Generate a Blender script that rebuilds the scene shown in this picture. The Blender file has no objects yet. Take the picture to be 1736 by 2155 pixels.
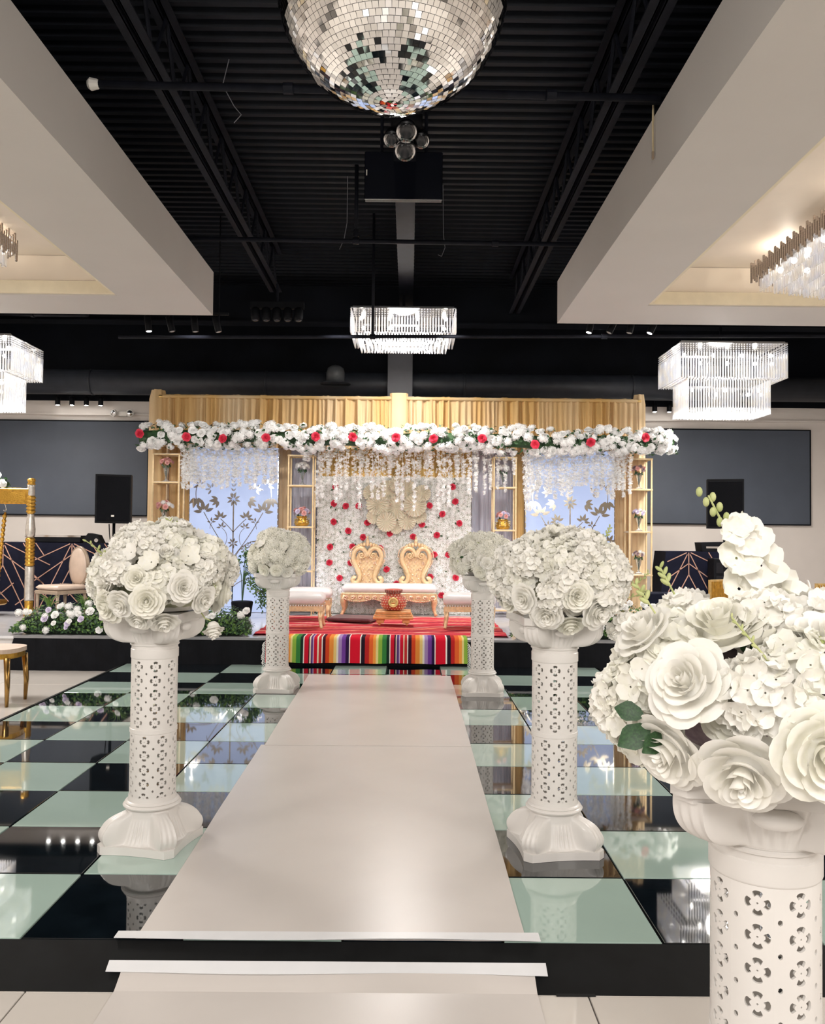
import bpy, math, random
from math import sin, cos, pi, sqrt, atan2, exp
from mathutils import Matrix, Vector, Quaternion
from mathutils.geometry import delaunay_2d_cdt
random.seed(7)
SC = bpy.context.scene
COL = SC.collection

# ------------------------------------------------------------------ camera
yaw, pitch, roll = .0041756, .026387, .009717
fw = Vector((sin(yaw)*cos(pitch), cos(yaw)*cos(pitch), sin(pitch)))
rt = Vector((cos(yaw), -sin(yaw), 0)); up = rt.cross(fw)
r2 = rt*cos(roll) + up*sin(roll); u2 = up*cos(roll) - rt*sin(roll)
cd = bpy.data.cameras.new('camera'); cam = bpy.data.objects.new('camera', cd); COL.objects.link(cam)
m3 = Matrix((r2, u2, -fw)).transposed()
cam.matrix_world = Matrix.Translation((0, 0, 1.54456)) @ m3.to_4x4()
cd.sensor_fit = 'HORIZONTAL'; cd.sensor_width = 36; cd.lens = 36*1776.43/1736
cd.clip_start = .05; cd.clip_end = 100
SC.camera = cam

# ------------------------------------------------------------------ world, lights, exposure
wd = bpy.data.worlds.new('hall'); SC.world = wd; wd.use_nodes = True
wd.node_tree.nodes['Background'].inputs[0].default_value = (.5, .52, .56, 1)
wd.node_tree.nodes['Background'].inputs[1].default_value = .35
SC.view_settings.view_transform = 'Standard'; SC.view_settings.look = 'None'
SC.view_settings.exposure = -0.33; SC.view_settings.gamma = 1
SC.view_settings.use_curve_mapping = False

def area(name, loc, size, power, col=(1, .93, .84), target=None, sy=None, spread=None):
    l = bpy.data.lights.new(name, 'AREA'); l.energy = power; l.color = col
    l.shape = 'RECTANGLE'; l.size = size; l.size_y = sy or size
    if spread: l.spread = spread
    o = bpy.data.objects.new(name, l); COL.objects.link(o); o.location = loc
    if target is not None:
        d = Vector(target) - Vector(loc); o.rotation_euler = d.to_track_quat('-Z', 'Y').to_euler()
    return o
def spot(name, loc, target, power, ang=40, col=(1, .95, .88), r=.05, blend=.6):
    l = bpy.data.lights.new(name, 'SPOT'); l.energy = power; l.color = col; l.spot_size = math.radians(ang)
    l.spot_blend = blend; l.shadow_soft_size = r
    o = bpy.data.objects.new(name, l); COL.objects.link(o); o.location = loc
    o.rotation_euler = (Vector(target)-Vector(loc)).to_track_quat('-Z', 'Y').to_euler()
    return o
def point(name, loc, power, r=.15, col=(1, .93, .84)):
    l = bpy.data.lights.new(name, 'POINT'); l.energy = power; l.color = col; l.shadow_soft_size = r
    o = bpy.data.objects.new(name, l); COL.objects.link(o); o.location = loc
    return o
WARM = (1, .95, .90)
# hall chandeliers that hang further back in the two trays, behind the photographer
for sx in (-1, 1):
    area('hall_chandelier_light', (-.3+sx*4.6, 1.2, 3.7), 1.5, 135, WARM, (-.3+sx*4.6, 1.2, 0), 1.5)
    area('hall_chandelier_light', (-.3+sx*4.6, -3.6, 3.7), 1.5, 200, WARM, (-.3+sx*2, 2, 0), 1.5)
area('centre_fill_light', (-.3, -2.5, 4.3), 2.0, 250, WARM, (-.3, 8, 1.0), 2.0)  # added fill without a fixture, brightens the aisle and far bouquets

# ------------------------------------------------------------------ materials
MATS = {}
def mat(name, col, rough=.5, metal=0, var=.06, scale=8, bump=0, bscale=40, emit=None, estr=0, trans=0, coat=0, spec=.5, sheen=0, alpha=1, col2=None, ior=None):
    if name in MATS: return MATS[name]
    m = bpy.data.materials.new(name); m.use_nodes = True; nt = m.node_tree; b = nt.nodes['Principled BSDF']
    tc = nt.nodes.new('ShaderNodeTexCoord')
    n = nt.nodes.new('ShaderNodeTexNoise'); n.inputs['Scale'].default_value = scale; n.inputs['Detail'].default_value = 4
    nt.links.new(tc.outputs['Object'], n.inputs['Vector'])
    rp = nt.nodes.new('ShaderNodeValToRGB')
    c2 = col2 or tuple(min(1, c*(1+var)) for c in col); c1 = col if col2 else tuple(c*(1-var) for c in col)
    rp.color_ramp.elements[0].position = .35; rp.color_ramp.elements[1].position = .65
    rp.color_ramp.elements[0].color = (*c1, 1); rp.color_ramp.elements[1].color = (*c2, 1)
    nt.links.new(n.outputs[0], rp.inputs[0]); nt.links.new(rp.outputs[0], b.inputs['Base Color'])
    b.inputs['Roughness'].default_value = rough; b.inputs['Metallic'].default_value = metal
    b.inputs['Specular IOR Level'].default_value = spec; b.inputs['Coat Weight'].default_value = coat
    b.inputs['Transmission Weight'].default_value = trans; b.inputs['Sheen Weight'].default_value = sheen
    b.inputs['Alpha'].default_value = alpha
    if ior: b.inputs['IOR'].default_value = ior
    if bump:
        n2 = nt.nodes.new('ShaderNodeTexNoise'); n2.inputs['Scale'].default_value = bscale; n2.inputs['Detail'].default_value = 6
        nt.links.new(tc.outputs['Object'], n2.inputs['Vector'])
        bp = nt.nodes.new('ShaderNodeBump'); bp.inputs['Strength'].default_value = bump; bp.inputs['Distance'].default_value = .01
        nt.links.new(n2.outputs[0], bp.inputs['Height']); nt.links.new(bp.outputs[0], b.inputs['Normal'])
    if emit:
        b.inputs['Emission Color'].default_value = (*emit, 1); b.inputs['Emission Strength'].default_value = estr
    MATS[name] = m
    return m
def translucent(m, f=.35, col=(.9, .88, .80)):
    nt = m.node_tree; b = nt.nodes['Principled BSDF']; out = nt.nodes['Material Output']
    tr = nt.nodes.new('ShaderNodeBsdfTranslucent'); tr.inputs[0].default_value = (*col, 1)
    mx = nt.nodes.new('ShaderNodeMixShader'); mx.inputs[0].default_value = f
    nt.links.new(b.outputs[0], mx.inputs[1]); nt.links.new(tr.outputs[0], mx.inputs[2]); nt.links.new(mx.outputs[0], out.inputs[0])
def attr_mat(name, rough=.9, bump=.3):
    m = mat(name, (.5, .5, .5), rough, bump=bump, bscale=120, spec=.1); nt = m.node_tree; b = nt.nodes['Principled BSDF']
    a = nt.nodes.new('ShaderNodeAttribute'); a.attribute_name = 'Col'
    nt.links.new(a.outputs['Color'], b.inputs['Base Color']); return m
def crystal_mat():
    m = bpy.data.materials.new('crystal'); m.use_nodes = True; nt = m.node_tree; nt.nodes.clear()
    out = nt.nodes.new('ShaderNodeOutputMaterial'); tr = nt.nodes.new('ShaderNodeBsdfTranslucent'); gl = nt.nodes.new('ShaderNodeBsdfGlossy')
    tp = nt.nodes.new('ShaderNodeBsdfTransparent'); a = nt.nodes.new('ShaderNodeMixShader'); b = nt.nodes.new('ShaderNodeMixShader')
    lw = nt.nodes.new('ShaderNodeLayerWeight'); lw.inputs[0].default_value = .35
    tc = nt.nodes.new('ShaderNodeTexCoord'); n = nt.nodes.new('ShaderNodeTexNoise'); n.inputs['Scale'].default_value = 9
    nt.links.new(tc.outputs['Object'], n.inputs['Vector'])
    rp = nt.nodes.new('ShaderNodeValToRGB'); rp.color_ramp.elements[0].color = (.84, .88, .98, 1); rp.color_ramp.elements[1].color = (1, .97, .91, 1)
    rp.color_ramp.elements[0].position = .35; rp.color_ramp.elements[1].position = .6
    nt.links.new(n.outputs[0], rp.inputs[0]); nt.links.new(rp.outputs[0], tr.inputs[0])
    gl.inputs['Roughness'].default_value = .08; gl.inputs[0].default_value = (.95, .96, 1, 1)
    nt.links.new(lw.outputs['Facing'], a.inputs[0]); nt.links.new(tr.outputs[0], a.inputs[1]); nt.links.new(gl.outputs[0], a.inputs[2])
    b.inputs[0].default_value = .5; nt.links.new(tp.outputs[0], b.inputs[1]); nt.links.new(a.outputs[0], b.inputs[2])
    nt.links.new(b.outputs[0], out.inputs[0]); return m

M_wall = mat('warm_wall_paint', (.62, .57, .525), .6, var=.02, scale=2)
M_soff = mat('white_plaster', (.60, .572, .54), .55, var=.015, scale=1.5)
M_cove_lit = mat('cream_cove_lit', (.82, .74, .56), .6, var=.03)  # cream band with the warm cove light put into its colour
M_tray = mat('tray_ceiling_paint', (.84, .76, .66), .6, var=.03, scale=2)
M_floor = mat('glossy_porcelain', (.64, .60, .555), .06, var=.04, scale=1.2)
M_grout = mat('grey_grout', (.16, .15, .14), .8)
M_black = mat('matt_black', (.0045, .005, .007), .7, var=.2, spec=.12)
M_ceil = mat('black_deck_paint', (.0028, .0038, .0065), .65, var=.3, scale=2, spec=.12)
M_steel = mat('dark_painted_steel', (.0075, .0085, .0135), .6, var=.25, spec=.15)
M_duct = mat('dark_duct_paint', (.020, .023, .030), .5, var=.15, spec=.4)
M_screen = mat('slate_panel', (.055, .068, .092), .55, var=.04, scale=3)
M_tile_d = mat('black_glass', (.004, .007, .010), .035, var=.3, scale=6, coat=.6)
M_tile_w = mat('frosted_white_glass', (.40, .53, .475), .04, var=.03, scale=2, coat=.5)
M_vinyl = mat('black_vinyl', (.0045, .005, .0055), .6, var=.25, scale=10, bump=.05, spec=.2)
M_runner = mat('white_runner', (.64, .60, .57), .28, var=.02, scale=3, bump=.04, bscale=3)
M_tape = mat('white_tape', (.77, .78, .80), .3, var=.02)
M_ped = mat('white_resin', (.82, .795, .765), .35, var=.015, scale=6, coat=.15)
M_petal = mat('white_petal', (.97, .95, .885), .6, scale=3, col2=(.98, .97, .935), spec=.2)
M_petal2 = mat('cream_petal', (.95, .935, .83), .6, scale=5, col2=(.97, .96, .90), spec=.2)
M_hyd = mat('hydrangea_petal', (.94, .93, .83), .65, scale=4, col2=(.97, .96, .91), spec=.2)
M_foam = mat('floral_foam', (.36, .36, .24), .9, col2=(.50, .49, .36), scale=30)
M_mauve = mat('mauve_foam', (.30, .22, .27), .95, col2=(.42, .33, .37), scale=40, bump=.5)
M_leaf = mat('dark_leaf', (.012, .045, .014), .5, col2=(.03, .09, .025), scale=14)
M_leaf2 = mat('fresh_leaf', (.05, .13, .02), .5, col2=(.12, .23, .04), scale=14)
M_bud = mat('pale_green_bud', (.36, .42, .15), .6, col2=(.52, .55, .26), scale=20)
M_red = mat('red_petal', (.55, .015, .05), .6, col2=(.75, .05, .10), scale=12)
M_pink = mat('pink_petal', (.72, .33, .33), .6, col2=(.85, .52, .48), scale=12)
M_lilac = mat('lilac_petal', (.60, .52, .72), .6, col2=(.78, .72, .84), scale=12)
M_white = mat('white_blossom', (.93, .93, .93), .6, var=.03, spec=.2)
M_drape = mat('gold_voile', (.68, .44, .20), .8, var=.12, scale=5, spec=.1)
M_drape2 = mat('tan_voile', (.50, .33, .19), .7, var=.15, scale=5, sheen=.3)
M_amber = mat('amber_voile', (.80, .54, .18), .7, var=.15, scale=5, sheen=.3)
M_sheer = mat('white_sheer', (.70, .71, .80), .7, var=.06, scale=5)
M_light = mat('lit_panel', (.22, .27, .38), .35, var=.02, scale=1, emit=(.55, .66, 1), estr=.80)
M_mirror = mat('mirror_inlay', (.80, .80, .80), .06, 1, var=.05, scale=20)
M_mirror_g = mat('champagne_mirror_inlay', (.80, .74, .62), .12, 1, var=.05, scale=20)
M_gold = mat('gold_paint', (.72, .50, .20), .32, .85, var=.15, scale=20)
M_shelf = mat('champagne_metal', (.74, .56, .32), .4, .35, var=.08, scale=20)
M_goldd = mat('antique_gold', (.58, .33, .06), .32, .85, var=.2, scale=25)
M_paleg = mat('pale_gold_carving', (.80, .58, .34), .35, .35, var=.12, scale=25, bump=.3, bscale=80)
M_rose = mat('rose_gold_print', (.58, .34, .26), .45, .5, var=.1)
M_silver = mat('silver_leaf', (.66, .63, .58), .35, .8, var=.12, scale=25)
M_navy = mat('navy_stretch_cover', (.006, .007, .018), .75, var=.2, spec=.12)
M_satin = mat('white_satin', (.80, .76, .76), .35, var=.03, sheen=.2)
M_maroon = mat('maroon_velvet', (.10, .012, .02), .7, var=.25, sheen=.3)
M_wood = mat('orange_wood', (.72, .36, .13), .4, var=.12, scale=12)
M_pot = mat('coral_pot', (.55, .10, .06), .45, var=.2, scale=15)
M_bead = mat('pearl_gold_bead', (.85, .62, .45), .3, .3, var=.1)
M_beige = mat('beige_vinyl', (.60, .47, .38), .4, var=.06)
M_taupe = mat('taupe_lacquer', (.34, .26, .19), .3, var=.1)
M_chrome = mat('chrome', (.75, .75, .76), .15, 1, var=.05)
M_smoke = mat('smoky_crystal', (.42, .36, .32), .12, .75, var=.25, scale=30)
M_spkr = mat('speaker_black', (.004, .0045, .0065), .6, var=.2, spec=.15)
M_tv = mat('screen_glass', (.004, .005, .010), .12, var=.1)
M_glass = mat('clear_glass', (.85, .88, .9), .05, trans=.85, ior=1.3)
M_lens = mat('lens_glass', (.02, .02, .024), .2, .0)
M_bulb = mat('lamp_glow', (1, 1, 1), .5, emit=(1, .95, .86), estr=24)
M_lamp = mat('spot_lamp_glow', (1, 1, 1), .5, emit=(1, .97, .92), estr=40)
M_offlamp = mat('unlit_lamp', (.35, .34, .33), .15, .5)
M_wire = mat('cable_grey', (.20, .20, .22), .5)
M_ivory = mat('ivory_plastic', (.72, .69, .64), .4)
M_crys = crystal_mat()
M_serape = attr_mat('serape_weave'); M_rug = attr_mat('rug_weave')

for m_ in (M_petal, M_petal2, M_hyd, M_white): translucent(m_, .2, (.985, .975, .91))
translucent(M_ped, .12, (.88, .85, .80))
for m_ in (M_drape, M_amber): translucent(m_, .3, (.75, .50, .22))
translucent(M_sheer, .4, (.75, .76, .86))
def pleat_colour(m, c1, c2):
    nt = m.node_tree; rp = [n for n in nt.nodes if n.type == 'VALTORGB'][0]; no = [n for n in nt.nodes if n.type == 'TEX_NOISE'][0]; tc = [n for n in nt.nodes if n.type == 'TEX_COORD'][0]
    mp = nt.nodes.new('ShaderNodeMapping'); mp.inputs['Scale'].default_value = (2.6, .1, .06); nt.links.new(tc.outputs['Object'], mp.inputs[0]); nt.links.new(mp.outputs[0], no.inputs['Vector'])
    no.inputs['Scale'].default_value = 1; rp.color_ramp.elements[0].color = (*c1, 1); rp.color_ramp.elements[1].color = (*c2, 1); rp.color_ramp.elements[0].position = .32; rp.color_ramp.elements[1].position = .68; no.inputs['Detail'].default_value = 1
pleat_colour(M_drape, (.76, .50, .20), (.83, .67, .44)); pleat_colour(M_drape2, (.50, .35, .20), (.64, .49, .32)); pleat_colour(M_sheer, (.62, .62, .70), (.80, .80, .88))
# ------------------------------------------------------------------ mesh builder
class MB:
    def __init__(s): s.v = []; s.f = []; s.m = None
    def add(s, vs, fs):
        o = len(s.v)
        if s.m is not None: vs = [tuple(s.m @ Vector(p)) for p in vs]
        s.v.extend(vs); s.f.extend([tuple(i+o for i in q) for q in fs]); return s
    def box(s, x0, x1, y0, y1, z0, z1):
        return s.add([(x0,y0,z0),(x1,y0,z0),(x1,y1,z0),(x0,y1,z0),(x0,y0,z1),(x1,y0,z1),(x1,y1,z1),(x0,y1,z1)],
                     [(3,2,1,0),(4,5,6,7),(0,1,5,4),(1,2,6,5),(2,3,7,6),(3,0,4,7)])
    def cbox(s, c, d): return s.box(c[0]-d[0]/2, c[0]+d[0]/2, c[1]-d[1]/2, c[1]+d[1]/2, c[2]-d[2]/2, c[2]+d[2]/2)
    def bev(s, x0, x1, y0, y1, z0, z1, b):
        vs = []; n = 0
        lv = [(z0, b), (z0+b, 0), (z1-b, 0), (z1, b)]
        for z, i in lv:
            a0, a1, c0, c1 = x0+i, x1-i, y0+i, y1-i; k = b*.7
            vs += [(a0+k,c0,z),(a1-k,c0,z),(a1,c0+k,z),(a1,c1-k,z),(a1-k,c1,z),(a0+k,c1,z),(a0,c1-k,z),(a0,c0+k,z)]
        fs = [tuple(range(7,-1,-1)), tuple(range(24,32))]
        for L in range(3):
            for j in range(8): fs.append((L*8+j, L*8+(j+1)%8, L*8+8+(j+1)%8, L*8+8+j))
        return s.add(vs, fs)
    def tube(s, pts, r, n=6, cap=True):
        pts = [Vector(p) for p in pts]; rr = r if isinstance(r, (list, tuple)) else [r]*len(pts)
        vs = []; fs = []; ref = None
        for i, p in enumerate(pts):
            t = (pts[min(i+1, len(pts)-1)] - pts[max(i-1, 0)]).normalized()
            if ref is None: ref = Vector((0, 0, 1)) if abs(t.z) < .9 else Vector((1, 0, 0))
            a = t.cross(ref); a = a.normalized() if a.length > 1e-6 else t.orthogonal().normalized()
            b = a.cross(t).normalized(); ref = b
            for j in range(n):
                an = 2*pi*j/n; vs.append(tuple(p + (a*cos(an)+b*sin(an))*rr[i]))
        for i in range(len(pts)-1):
            for j in range(n): fs.append((i*n+j, i*n+(j+1)%n, (i+1)*n+(j+1)%n, (i+1)*n+j))
        if cap: fs.append(tuple(range(n-1, -1, -1))); fs.append(tuple((len(pts)-1)*n+j for j in range(n)))
        return s.add(vs, fs)
    def lathe(s, prof, n=24, c=(0, 0, 0)):
        vs = []; fs = []
        for r, z in prof:
            for j in range(n): a = 2*pi*j/n; vs.append((c[0]+r*cos(a), c[1]+r*sin(a), c[2]+z))
        for i in range(len(prof)-1):
            for j in range(n): fs.append((i*n+j, i*n+(j+1)%n, (i+1)*n+(j+1)%n, (i+1)*n+j))
        fs.append(tuple(range(n-1, -1, -1))); fs.append(tuple((len(prof)-1)*n+j for j in range(n)))
        return s.add(vs, fs)
    def ball(s, c, r, n=8, m=5):
        rx, ry, rz = r if isinstance(r, tuple) else (r, r, r)
        vs = [(c[0], c[1], c[2]-rz)]; fs = []
        for i in range(1, m):
            t = pi*i/m - pi/2
            for j in range(n): a = 2*pi*j/n; vs.append((c[0]+rx*cos(t)*cos(a), c[1]+ry*cos(t)*sin(a), c[2]+rz*sin(t)))
        vs.append((c[0], c[1], c[2]+rz)); T = len(vs)-1
        for j in range(n):
            fs.append((0, 1+(j+1)%n, 1+j)); fs.append((T, T-n+j, T-n+(j+1)%n))
            for i in range(m-2): fs.append((1+i*n+j, 1+i*n+(j+1)%n, 1+(i+1)*n+(j+1)%n, 1+(i+1)*n+j))
        return s.add(vs, fs)
    def octa(s, c, r):
        x, y, z = c
        return s.add([(x-r,y,z),(x+r,y,z),(x,y-r,z),(x,y+r,z),(x,y,z-r),(x,y,z+r)],
                     [(0,2,5),(2,1,5),(1,3,5),(3,0,5),(2,0,4),(1,2,4),(3,1,4),(0,3,4)])
    def grid(s, fn, nu, nv, close=False):
        vs = [fn(i/nu, j/nv) for j in range(nv+1) for i in range(nu+1)]
        fs = [(j*(nu+1)+i, j*(nu+1)+i+1, (j+1)*(nu+1)+i+1, (j+1)*(nu+1)+i) for j in range(nv) for i in range(nu)]
        return s.add(vs, fs)
    def prism(s, poly, y0, y1):      # polygon in XZ extruded along Y
        n = len(poly); vs = [(x, y0, z) for x, z in poly] + [(x, y1, z) for x, z in poly]
        fs = [tuple(range(n)), tuple(range(2*n-1, n-1, -1))] + [(i, n+i, n+(i+1)%n, (i+1)%n) for i in range(n)]
        return s.add(vs, fs)
    def zprism(s, poly, z0, z1):
        n = len(poly); vs = [(x, y, z0) for x, y in poly] + [(x, y, z1) for x, y in poly]
        fs = [tuple(range(n-1, -1, -1)), tuple(range(n, 2*n))] + [(i, (i+1)%n, n+(i+1)%n, n+i) for i in range(n)]
        return s.add(vs, fs)
    def mesh(s, name, m, smooth=False):
        me = bpy.data.meshes.new(name); me.from_pydata(s.v, [], s.f); me.update()
        me.materials.append(m)
        if smooth:
            me.polygons.foreach_set('use_smooth', [True]*len(me.polygons))
        return me
    def build(s, name, m, parent=None, smooth=False, loc=(0, 0, 0), **kw):
        return link(name, s.mesh(name, m, smooth), parent, loc, **kw)
def link(name, me, parent=None, loc=(0, 0, 0), label=None, cat=None, group=None, kind=None, rot=None, scale=None, mtx=None):
    o = bpy.data.objects.new(name, me); COL.objects.link(o)
    if parent: o.parent = parent
    if mtx is not None: o.matrix_local = mtx
    else:
        o.location = loc
        if rot: o.rotation_euler = rot
        if scale: o.scale = scale if isinstance(scale, (tuple, list)) else (scale,)*3
    if label: o['label'] = label
    if cat: o['category'] = cat
    if group: o['group'] = group
    if kind: o['kind'] = kind
    return o
def thing(name, label, cat, loc=(0, 0, 0), rz=0, group=None, kind=None):
    o = link(name, None, None, loc, label, cat, group, kind); o.rotation_euler = (0, 0, rz); o.empty_display_size = .1; return o
def orient(p, nrm, twist=0, sc=1.0):
    q = Vector(nrm).normalized().to_track_quat('Z', 'Y') @ Quaternion((0, 0, 1), twist)
    s3 = sc if isinstance(sc, tuple) else (sc, sc, sc)
    return Matrix.LocRotScale(Vector(p), q, Vector(s3))
def join_inst(mb, src, mtx):
    o = len(mb.v); mb.v.extend([tuple(mtx @ Vector(p)) for p in src.v]); mb.f.extend([tuple(i+o for i in q) for q in src.f])

# ------------------------------------------------------------------ the room
FZ = -.09; SZ = .305; X0, X1, Y0, Y1 = -8.2, 8.2, -6, 14.6
fl = MB().box(X0, X1, Y0, Y1, FZ-.1, FZ-.008).build('floor', M_grout, label='glossy beige porcelain tile floor around the checkered dance floor', kind='structure')
TS = 1.0; tm = MB().bev(.003, TS-.003, .003, TS-.003, -.02, 0, .002).mesh('floor_tile', M_floor)
for i in range(-9, 9):
    for j in range(-3, 11):
        x, y = .655+i*TS, -.96+j*TS
        if x < X0 or x+TS > X1: continue
        if x > -3.3 and x+TS < 2.2 and y > 3.1 : continue
        if y > 9.6: continue
        link('floor_tile', tm, fl, (x, y, FZ))
def wall(name, b, label, m=M_wall): return MB().box(*b).build(name, m, label=label, kind='structure')
wb = wall('wall_back', (X0, X1, Y1, Y1+.15, FZ, 3.80), 'beige back wall with slate panels behind the stage')
MB().box(X0, X1, Y1-.035, Y1, 3.55, 3.58).build('wall_moulding', M_wall, wb)
MB().box(X0, X1, Y1-.03, Y1+.15, 3.80, 5.7).build('black_upper_wall', M_ceil, wb)
wall('wall_left', (X0-.15, X0, Y0, Y1, FZ, 5.7), 'beige side wall of the hall on the gold swing side')
wall('wall_right', (X1, X1+.15, Y0, Y1, FZ, 5.7), 'beige side wall of the hall on the gold chair side')
wall('wall_front', (X0, X1, Y0-.15, Y0, FZ, 5.7), 'beige front wall of the hall behind the aisle')
DZ = 5.52
ce = MB().box(X0, X1, Y0, Y1, DZ+.04, DZ+.12).build('ceiling', M_ceil, label='black corrugated metal roof deck above the dance floor', kind='structure')
rm = MB().prism([(0, 0), (.055, 0), (.075, .045), (-.02, .045)], 0, 6.0)
rm.v = [(y-3, x, z) for x, y, z in rm.v]; rm.f = [tuple(reversed(q)) for q in rm.f]
rme = rm.mesh('deck_rib', mat('deck_rib_paint', (.0038, .0055, .0100), .55, var=.2, spec=.2))
for k in range(66): link('deck_rib', rme, ce, (-.3, 4.4+k*.153, DZ))

# slate wall panels (flat projection panels with thin dark frame)
for nm, a, b, z0, z1, lb in (('wall_panel', -8.0, -4.52, 1.83, 3.44, 'large slate grey wall panel behind the speaker beside the gold swing'),
                        ('wall_panel', 3.70, 6.93, 1.78, 3.40, 'large slate grey wall panel behind the speaker near the gold chairs')):
    t = thing(nm, lb, 'wall panel', ((a+b)/2, Y1-.03, (z0+z1)/2))
    w, h = (b-a)/2, (z1-z0)/2
    MB().box(-w, w, -.012, .03, -h, h).build('panel_board', M_screen, t)
    f = MB()
    for q in ((-w-.02, w+.02, -h-.02, -h), (-w-.02, w+.02, h, h+.02), (-w-.02, -w, -h, h), (w, w+.02, -h, h)): f.box(q[0], q[1], -.02, .03, q[2], q[3])
    f.build('frame', M_black, t)

# soffits with recessed trays
SB, ST = 4.14, 4.66
def soffit(n, xi, xo, xt0, xt1, yb, yt, side):
    xs = sorted((xi, xo)); m = MB()
    a0, a1 = sorted((xi, xt0)); m.box(a0, a1, Y0, yb, SB, ST)
    a0, a1 = sorted((xt1, xo)); m.box(a0, a1, Y0, yb, SB, ST)
    a0, a1 = sorted((xt0, xt1)); m.box(a0, a1, yt, yb, SB, ST); m.box(a0, a1, Y0, -1.0, SB, ST)
    s = m.build('trim_%d' % n, M_soff, label='white dropped soffit around a lit tray on the gold %s side' % side, kind='structure')
    m = MB(); e = .04
    for z0, z1, o, mm, nm in ((SB+.012, SB+.15, .0, M_cove_lit, 'cove_band'), (SB+.16, SB+.435, .03, M_tray, 'cove_step')):
        m = MB(); m.box(a0, a1, yt-.01-o*0-.03+o, yt+.0-.002, z0, z1); m.box(a0, a1, -1.0+.002, -.96-o, z0, z1)
        m.box(a0+.002, a0+.04-o, -.95, yt-.05, z0, z1); m.box(a1-.04+o, a1-.002, -.95, yt-.05, z0, z1)
        m.build(nm, mm, s)
    MB().box(a0, a1, -1.0, yt, SB+.44, SB+.48).build('tray_ceiling', M_tray, s)
    return s
soffit(1, -2.37, X0, -3.24, -6.9, 10.05, 9.25, 'swing')
soffit(2, 1.79, X1, 2.66, 6.6, 10.25, 9.42, 'chair')

# ------------------------------------------------------------------ dance floor
DX, DY, S = -3.286, 3.244, .61
df = thing('dance_floor', 'raised black and white checkered glass dance floor', 'dance floor', (0, 0, FZ))
MB().box(DX-.02, DX+9*S+.02, DY-.01, DY+11*S+.02, 0, -FZ-.012).build('floor_base', M_black, df)
e = .20
MB().add([(DX-.02-e*.3, DY-e, 0), (DX+9*S+.02+e*.3, DY-e, 0), (DX+9*S+.02, DY-.0, -FZ-.002), (DX-.02, DY-.0, -FZ-.002), (DX-.02, DY+.05, 0), (DX+9*S, DY+.05, 0)],
     [(0, 1, 2, 3), (0, 3, 4), (1, 5, 2), (2, 5, 4, 3), (0, 4, 5, 1)]).build('front_ramp', M_vinyl, df)
b = MB(); b.box(DX-.045, DX-.02, DY, DY+11*S+.02, 0, -FZ-.002); b.box(DX+9*S+.02, DX+9*S+.045, DY, DY+11*S+.02, 0, -FZ-.002)
b.build('edge_trim', M_vinyl, df)
tw = MB().bev(.005, S-.005, .005, S-.005, -.012, 0, .002).mesh('glass_tile', M_tile_w); td = MB().bev(.005, S-.005, .005, S-.005, -.012, 0, .002).mesh('glass_tile', M_tile_d)
for i in range(9):
    for k in range(11):
        w = (i+k) % 2 == 0       # tile right of line 2 in row 0 is white
        link('glass_tile', tw if w else td, df, (DX+i*S, DY+k*S, -FZ))
# taped black patch on the ramp's foot
MB().box(.54, .68, 3.035, 3.075, FZ+.0005, FZ+.003).build('tape_patch', M_vinyl, df, loc=(0, 0, -FZ))
# aisle runner: three pieces and two tapes
def sheet(name, pts, z, th, m, label, cat, grp=None, wob=.0):
    poly = []
    for (xa, ya), (xb, yb) in zip(pts, pts[1:]+pts[:1]):
        for q in range(8):
            t = q/8; poly.append((xa+(xb-xa)*t+random.uniform(-wob, wob), ya+(yb-ya)*t+random.uniform(-wob, wob)))
    return MB().zprism(poly, z, z+th).build(name, m, label=label, cat=cat, group=grp)
sheet('aisle_runner', [(-1.02, 3.25), (.462, 3.25), (.468, 6.21), (-1.06, 6.19)], .0012, .003, M_runner, 'long white vinyl aisle runner on the near half of the dance floor', 'runner', wob=.002)
sheet('aisle_runner', [(-1.03, 6.17), (.470, 6.18), (.470, 9.24), (-1.075, 9.24)], .0045, .003, M_runner, 'white vinyl aisle runner section leading up to the striped blanket', 'runner', wob=.002)
def low_z(y): return FZ+.0015 if y < 3.044 else FZ+.0015+(y-3.044)*.44
ys = [-.5, 1.5, 2.6, 3.0, 3.042, 3.06, 3.09, 3.125]; vs = []
for y in ys:
    k = (y+.5)/3.6
    for x in (-1.012-.018*k, .452+.022*k): vs += [(x+random.uniform(-.002, .002), y, low_z(y)), (x, y, low_z(y)+.0035)]
fs = [(1, 0, 2, 3), tuple(len(vs)-4+q for q in (0, 1, 3, 2))]
for i in range(len(ys)-1): a = i*4; c = a+4; fs += [(a+1, a+3, c+3, c+1), (a, c, c+2, a+2), (a, a+1, c+1, c), (a+2, c+2, c+3, a+3)]
MB().add(vs, fs).build('aisle_runner', M_runner, label='white vinyl aisle runner section on the beige tiles below the ramp', cat='runner')
def strip(p0, p1, w0, w1, za, zb, label):
    n = 24; vs = []; fs = []
    for i in range(n+1):
        t = i/n; x = p0[0]+(p1[0]-p0[0])*t; y = p0[1]+(p1[1]-p0[1])*t; w = w0+(w1-w0)*t+.006*sin(7*t)
        k = .004*sin(9*t+1)
        vs += [(x, y-w+k, za+.003), (x, y, zb+.003), (x, y-w+k, za+.0055), (x, y, zb+.0055)]
    for i in range(n):
        a = i*4; c = a+4; fs += [(a+2, c+2, c+3, a+3), (a, a+1, c+1, c), (a, c, c+2, a+2), (a+1, a+3, c+3, c+1)]
    fs += [(0, 2, 3, 1), (n*4, n*4+1, n*4+3, n*4+2)]
    return MB().add(vs, fs).build('runner_tape', M_tape, label=label, cat='tape')
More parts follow.
